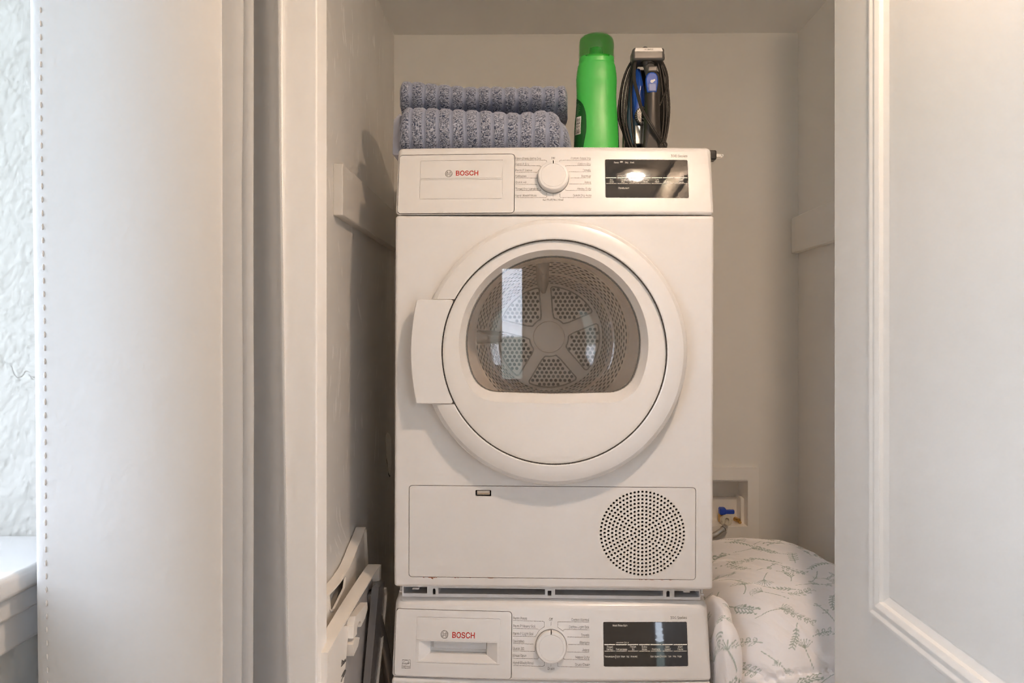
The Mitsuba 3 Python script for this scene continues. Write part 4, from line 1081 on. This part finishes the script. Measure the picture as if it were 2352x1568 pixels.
# ---------------------------------------------------------------- steam iron stood on end with its cord wrapped round it
CORDS = {
    'l1': [(0.2217, 1.6, 1.9303), (0.2047, 1.61, 1.9037), (0.198, 1.615, 1.8824), (0.1931, 1.62, 1.8518), (0.1899, 1.62, 1.8287), (0.1903, 1.62, 1.8102), (0.198, 1.615, 1.7811), (0.2075, 1.61, 1.7448)],
    'l2': [(0.2228, 1.595, 1.9267), (0.2093, 1.603, 1.8967), (0.2024, 1.606, 1.8703), (0.1981, 1.608, 1.8343), (0.1981, 1.608, 1.8068), (0.2023, 1.605, 1.7738), (0.2126, 1.6, 1.7406)],
    'l3': [(0.2242, 1.592, 1.9256), (0.2131, 1.597, 1.8946), (0.2071, 1.6, 1.8638), (0.2025, 1.6, 1.8227), (0.2035, 1.6, 1.7953), (0.2087, 1.598, 1.7656), (0.2172, 1.594, 1.7391)],
    'l4': [(0.2257, 1.59, 1.9248), (0.2158, 1.59, 1.8877), (0.2126, 1.59, 1.8515), (0.213, 1.59, 1.8152), (0.2149, 1.59, 1.7834), (0.2185, 1.59, 1.7562), (0.2236, 1.588, 1.7367)],
    'l5': [(0.2297, 1.605, 1.9303), (0.2237, 1.615, 1.9054), (0.2134, 1.62, 1.8748), (0.2106, 1.62, 1.8286), (0.2134, 1.62, 1.7824), (0.2231, 1.61, 1.743)],
    'l6': [(0.2212, 1.61, 1.9321), (0.2026, 1.622, 1.8958), (0.1961, 1.63, 1.8595), (0.1947, 1.63, 1.827), (0.1971, 1.63, 1.7991), (0.2051, 1.62, 1.7621), (0.2109, 1.615, 1.7433)],
    'r1': [(0.2726, 1.6, 1.93), (0.2853, 1.605, 1.9108), (0.2917, 1.61, 1.8895), (0.2922, 1.61, 1.8758), (0.2945, 1.61, 1.8482), (0.2954, 1.61, 1.8253), (0.2917, 1.605, 1.7872), (0.2817, 1.6, 1.7403)],
    'r2': [(0.2691, 1.595, 1.9264), (0.2799, 1.6, 1.8999), (0.2845, 1.6, 1.8725), (0.2876, 1.6, 1.8406), (0.2881, 1.6, 1.8087), (0.2854, 1.6, 1.7768), (0.2763, 1.595, 1.7391)],
    'r3': [(0.2655, 1.59, 1.9246), (0.2733, 1.593, 1.8948), (0.2781, 1.595, 1.8618), (0.2809, 1.595, 1.8209), (0.2795, 1.595, 1.7846), (0.2727, 1.59, 1.7379)],
    'r4': [(0.2717, 1.6, 1.9282), (0.2872, 1.6, 1.8908), (0.2885, 1.597, 1.8715), (0.2823, 1.593, 1.8494), (0.2727, 1.59, 1.8285), (0.2655, 1.59, 1.8086), (0.2644, 1.6, 1.7769), (0.2671, 1.605, 1.7416)],
    'r5': [(0.2689, 1.605, 1.9301), (0.2798, 1.615, 1.8959), (0.2871, 1.62, 1.856), (0.2889, 1.62, 1.8172), (0.2853, 1.615, 1.7762), (0.2734, 1.61, 1.7428)],
    's1': [(0.2232, 1.585, 1.923), (0.2159, 1.578, 1.8971), (0.2164, 1.572, 1.8682), (0.2213, 1.565, 1.8435), (0.2271, 1.556, 1.814), (0.2384, 1.546, 1.7846), (0.254, 1.545, 1.7595), (0.269, 1.553, 1.7395)],
    's2': [(0.225, 1.585, 1.923), (0.2185, 1.577, 1.8968), (0.219, 1.571, 1.8678), (0.2238, 1.564, 1.8432), (0.2296, 1.555, 1.8137), (0.2409, 1.545, 1.786), (0.2565, 1.544, 1.761), (0.2715, 1.552, 1.7419)],
}
principled('iron_black', (0.018, 0.017, 0.016), 0.28, specular=0.5)
principled('iron_bronze', (0.032, 0.028, 0.025), 0.38, specular=0.5)
principled('iron_grey', (0.085, 0.083, 0.081), 0.35)
principled('iron_blue', (0.010, 0.075, 0.42), 0.15, specular=0.6, clearcoat=0.7)
principled('iron_smoke', (0.045, 0.11, 0.17), 0.12, specular=0.6, clearcoat=0.7)
principled('cord_black', (0.028, 0.025, 0.022), 0.45, specular=0.35)
sph = lambda r, x, y, z, s=20: m3.Manifold.sphere(r, s).translate([x, y, z])
H_ = m3.Manifold.batch_hull
shell = H_([sph(0.010, x, y, z) for x, y, z in ((0.212, 1.625, 1.7170), (0.283, 1.625, 1.7170), (0.212, 1.655, 1.7170), (0.283, 1.655, 1.7170), (0.216, 1.63, 1.80), (0.282, 1.63, 1.80), (0.232, 1.632, 1.905), (0.268, 1.632, 1.905))])
obj('steam_iron__housing', shell, 'iron_black', 40)
sole = H_([sph(0.003, x, y, z, 12) for x, y, z in ((0.205, 1.672, 1.7095), (0.290, 1.672, 1.7095), (0.208, 1.672, 1.80), (0.287, 1.672, 1.80), (0.238, 1.672, 1.915), (0.258, 1.672, 1.915))])
obj('steam_iron__soleplate', sole, 'chrome', 40)
obj('steam_iron__water_tank', H_([sph(0.006, 0.2300, 1.612, 1.905), sph(0.007, 0.2240, 1.606, 1.868), sph(0.008, 0.2330, 1.602, 1.868), sph(0.008, 0.2250, 1.604, 1.810), sph(0.008, 0.2400, 1.604, 1.800)]), 'iron_blue', 40, label='blue water tank')
obj('steam_iron__side_window', H_([sph(0.005, 0.2165, 1.614, 1.872), sph(0.006, 0.2110, 1.614, 1.80), sph(0.006, 0.2260, 1.610, 1.80), sph(0.006, 0.2120, 1.616, 1.755), sph(0.006, 0.2320, 1.612, 1.755)]), 'iron_smoke', 40, label='smoky blue side window')
obj('steam_iron__reflective_plate', cat(rbox(0.2215, 0.2400, 1.596, 1.602, 1.748, 1.788, 0.002)), 'chrome', 30, label='shiny metal side plate')
dial = lathe([(0.0, 0.010), (0.0165, 0.010), (0.0190, 0.008), (0.0190, 0.0)], 48)
DK = np.eye(4); DK[:3, :3] = [[1, 0, 0], [0, 0, -1], [0, 1, 0]]; DK[:3, 3] = (0.2395, 1.5980, 1.8060)
obj('steam_iron__thermostat', moved(dial, DK), 'iron_black', 30)
marks = [tm(prism(circle(0, 0, r, 32) - circle(0, 0, r - 0.0007, 32), 0.0100, 0.0104)) for r in (0.0150, 0.0085)]
marks += [tm(prism(LineString([(0.0163 * math.cos(q), 0.0163 * math.sin(q)), (0.0182 * math.cos(q), 0.0182 * math.sin(q))]).buffer(0.0004), 0.0088, 0.0104)) for q in np.linspace(1.7, 4.6, 12)]
for ch, q in (('L', 2.25), ('I', 2.5), ('N', 2.75)):
    t = text(ch, -0.0014 if ch != 'I' else -0.0005, 0.0014 if ch != 'I' else 0.0005, 0.0103, 0.0032)
    a = q - math.pi / 2; R = np.eye(4); R[:2, :2] = [[math.cos(a), -math.sin(a)], [math.sin(a), math.cos(a)]]
    t.apply_transform(R); t.vertices[:, 2] += 0.0100; marks.append(t)
obj('steam_iron__thermostat__scale', moved(cat(marks), DK), 'print_white', label='white dial scale')
grip = H_([sph(0.0130, 0.2540, 1.5740, 1.880), sph(0.0155, 0.2535, 1.5700, 1.855)]) + H_([sph(0.0155, 0.2535, 1.5700, 1.855), sph(0.0162, 0.2525, 1.5690, 1.800)]) + H_([sph(0.0162, 0.2525, 1.5690, 1.800)] + [sph(0.004, 0.2505 + sx * 0.0135, y, 1.7112) for sx in (-1, 1) for y in (1.564, 1.60)] )
grip = grip + H_([sph(0.014, 0.2505, 1.575, 1.725), sph(0.016, 0.2505, 1.61, 1.73)])
obj('steam_iron__handle', grip, 'iron_bronze', 40, label='dark bronze handle')
principled('button_blue', (0.012, 0.075, 0.40), 0.42, specular=0.4)
obj('steam_iron__handle__button', H_([sph(0.0028, 0.2502 + sx * dx, 1.5562, z, 14) for sx in (-1, 1) for dx, z in ((0.0030, 1.8812), (0.0065, 1.8795), (0.0090, 1.8755), (0.0102, 1.8690), (0.0100, 1.8620), (0.0082, 1.8535), (0.0074, 1.8455))]), 'button_blue', 40, label='blue steam button')
obj('steam_iron__handle__button_lens', H_([sph(0.0022, 0.2505 + dx, 1.5535, z) for dx, z in ((-0.0052, 1.8585), (0.0060, 1.8585), (-0.0048, 1.8465), (0.0062, 1.8465))]), principled('lens_pale', (0.20, 0.25, 0.50), 0.45), 40, label='paler lower part of the button')
drop = Polygon([(0, 0.0024), (0.0036, -0.0002), (0.0010, -0.0030), (-0.0024, -0.0022), (-0.0024, 0.0010)]).buffer(0.0006) - Polygon([(-0.0012, 0.0006), (0.0014, -0.0004), (-0.0006, -0.0016)])
drop = drop.union(circle(0.0046, 0.0022, 0.0019, 8))
obj('steam_iron__handle__steam_mark', moved(tm(prism(drop, 0, 0.0006)), np.array([[1, 0, 0, 0.2500], [0, 0, -1, 1.5530], [0, 1, 0, 1.8650], [0, 0, 0, 1.0]])), 'print_white', label='white steam drop symbol')
neck = H_([sph(0.0110, 0.2475, 1.588, 1.912), sph(0.0115, 0.2520, 1.578, 1.888)])
obj('steam_iron__neck', neck, 'iron_grey', 40)
obj('steam_iron__neck__collar', H_([sph(0.0035, 0.2535 + dx, 1.5655 + dy, 1.8955 + dz) for dx, dy, dz in ((-0.0070, 0.003, 0.002), (0.0070, 0.002, 0.002), (-0.0075, 0.003, -0.004), (0.0070, 0.002, -0.004))]), 'iron_grey', 40)
obj('steam_iron__neck__sleeve', moved(tm(m3.CrossSection([[(0.0105, -0.004), (0.0140, -0.004), (0.0140, 0.004), (0.0105, 0.004)]], m3.FillRule.Positive).revolve(32).rotate([22, 10, 0]).translate([0.2465, 1.587, 1.9135])), np.eye(4)), 'iron_black', 30)
head = H_([sph(0.0055, x, y, z) for x in (0.2190, 0.2735) for y in (1.578, 1.612) for z in (1.9205, 1.9360)]) + H_([sph(0.005, x, 1.580, z) for x, z in ((0.217, 1.9205), (0.2755, 1.9205), (0.217, 1.927), (0.2755, 1.927))])
obj('steam_iron__heel', head, 'iron_grey', 40, label='grey heel rest')
obj('steam_iron__heel__plate', H_([sph(0.0012, x, 1.5728, z, 12) for x, z in ((0.2185, 1.9335), (0.2745, 1.9335), (0.2205, 1.9390), (0.2725, 1.9390))]), 'print_white', 30, label='pale warning strip')
obj('steam_iron__heel__lettering', moved(text('HOT SURFACE', 0, 0.0175, 0, 0.0028), np.array([[1, 0, 0, 0.2380], [0, 0, -1, 1.5714], [0, 1, 0, 1.9350], [0, 0, 0, 1.0]])), 'dark_grey', label='small lettering')
obj('steam_iron__cord_swivel', H_([sph(0.0085, 0.2440, 1.606, 1.9465), sph(0.0085, 0.2440, 1.618, 1.935)]), 'iron_grey', 40)
for name, pts in CORDS.items():
    obj('steam_iron__cord', tube(spline(pts, 60), 0.0022 if name[0] == 's' else 0.0025, 8), 'cord_black', True)
obj('steam_iron__cord', tube(spline([(0.2725, 1.552, 1.7400), (0.278, 1.550, 1.728), (0.283, 1.555, 1.7110), (0.300, 1.565, 1.7095), (0.325, 1.550, 1.7095), (0.3450, 1.520, 1.7090), (0.3560, 1.503, 1.7040)], 50), 0.0024, 8), 'cord_black', True)
q = np.linspace(0, 2 * np.pi, 30)
obj('steam_iron__cord_strap', tube(np.stack([0.2738 + 0.0058 * np.cos(q), 1.5480 + 0.002 * np.sin(q), 1.7345 + 0.0068 * np.sin(q)], 1), 0.0011, 8), 'cord_black', True)
obj('steam_iron__plug', rbox(0.3500, 0.3655, 1.488, 1.512, 1.6905, 1.7090, 0.003), 'iron_black', 30, label='black plug')
for y in (1.4935, 1.5065):
    pr = prism(shapely.geometry.LineString([(0.3650, 0), (0.3768, 0)]).buffer(0.0031) - circle(0.3760, 0, 0.0012, 8), -0.0007, 0.0007)
    mm = tm(pr); mm.vertices = np.stack([mm.vertices[:, 0], y + mm.vertices[:, 2], 1.6995 + mm.vertices[:, 1]], 1); mm.fix_normals()
    obj('steam_iron__plug__prong', mm, 'chrome', False)
tag('steam_iron', 'black and blue steam iron with wrapped cord standing beside green bottle', 'iron')
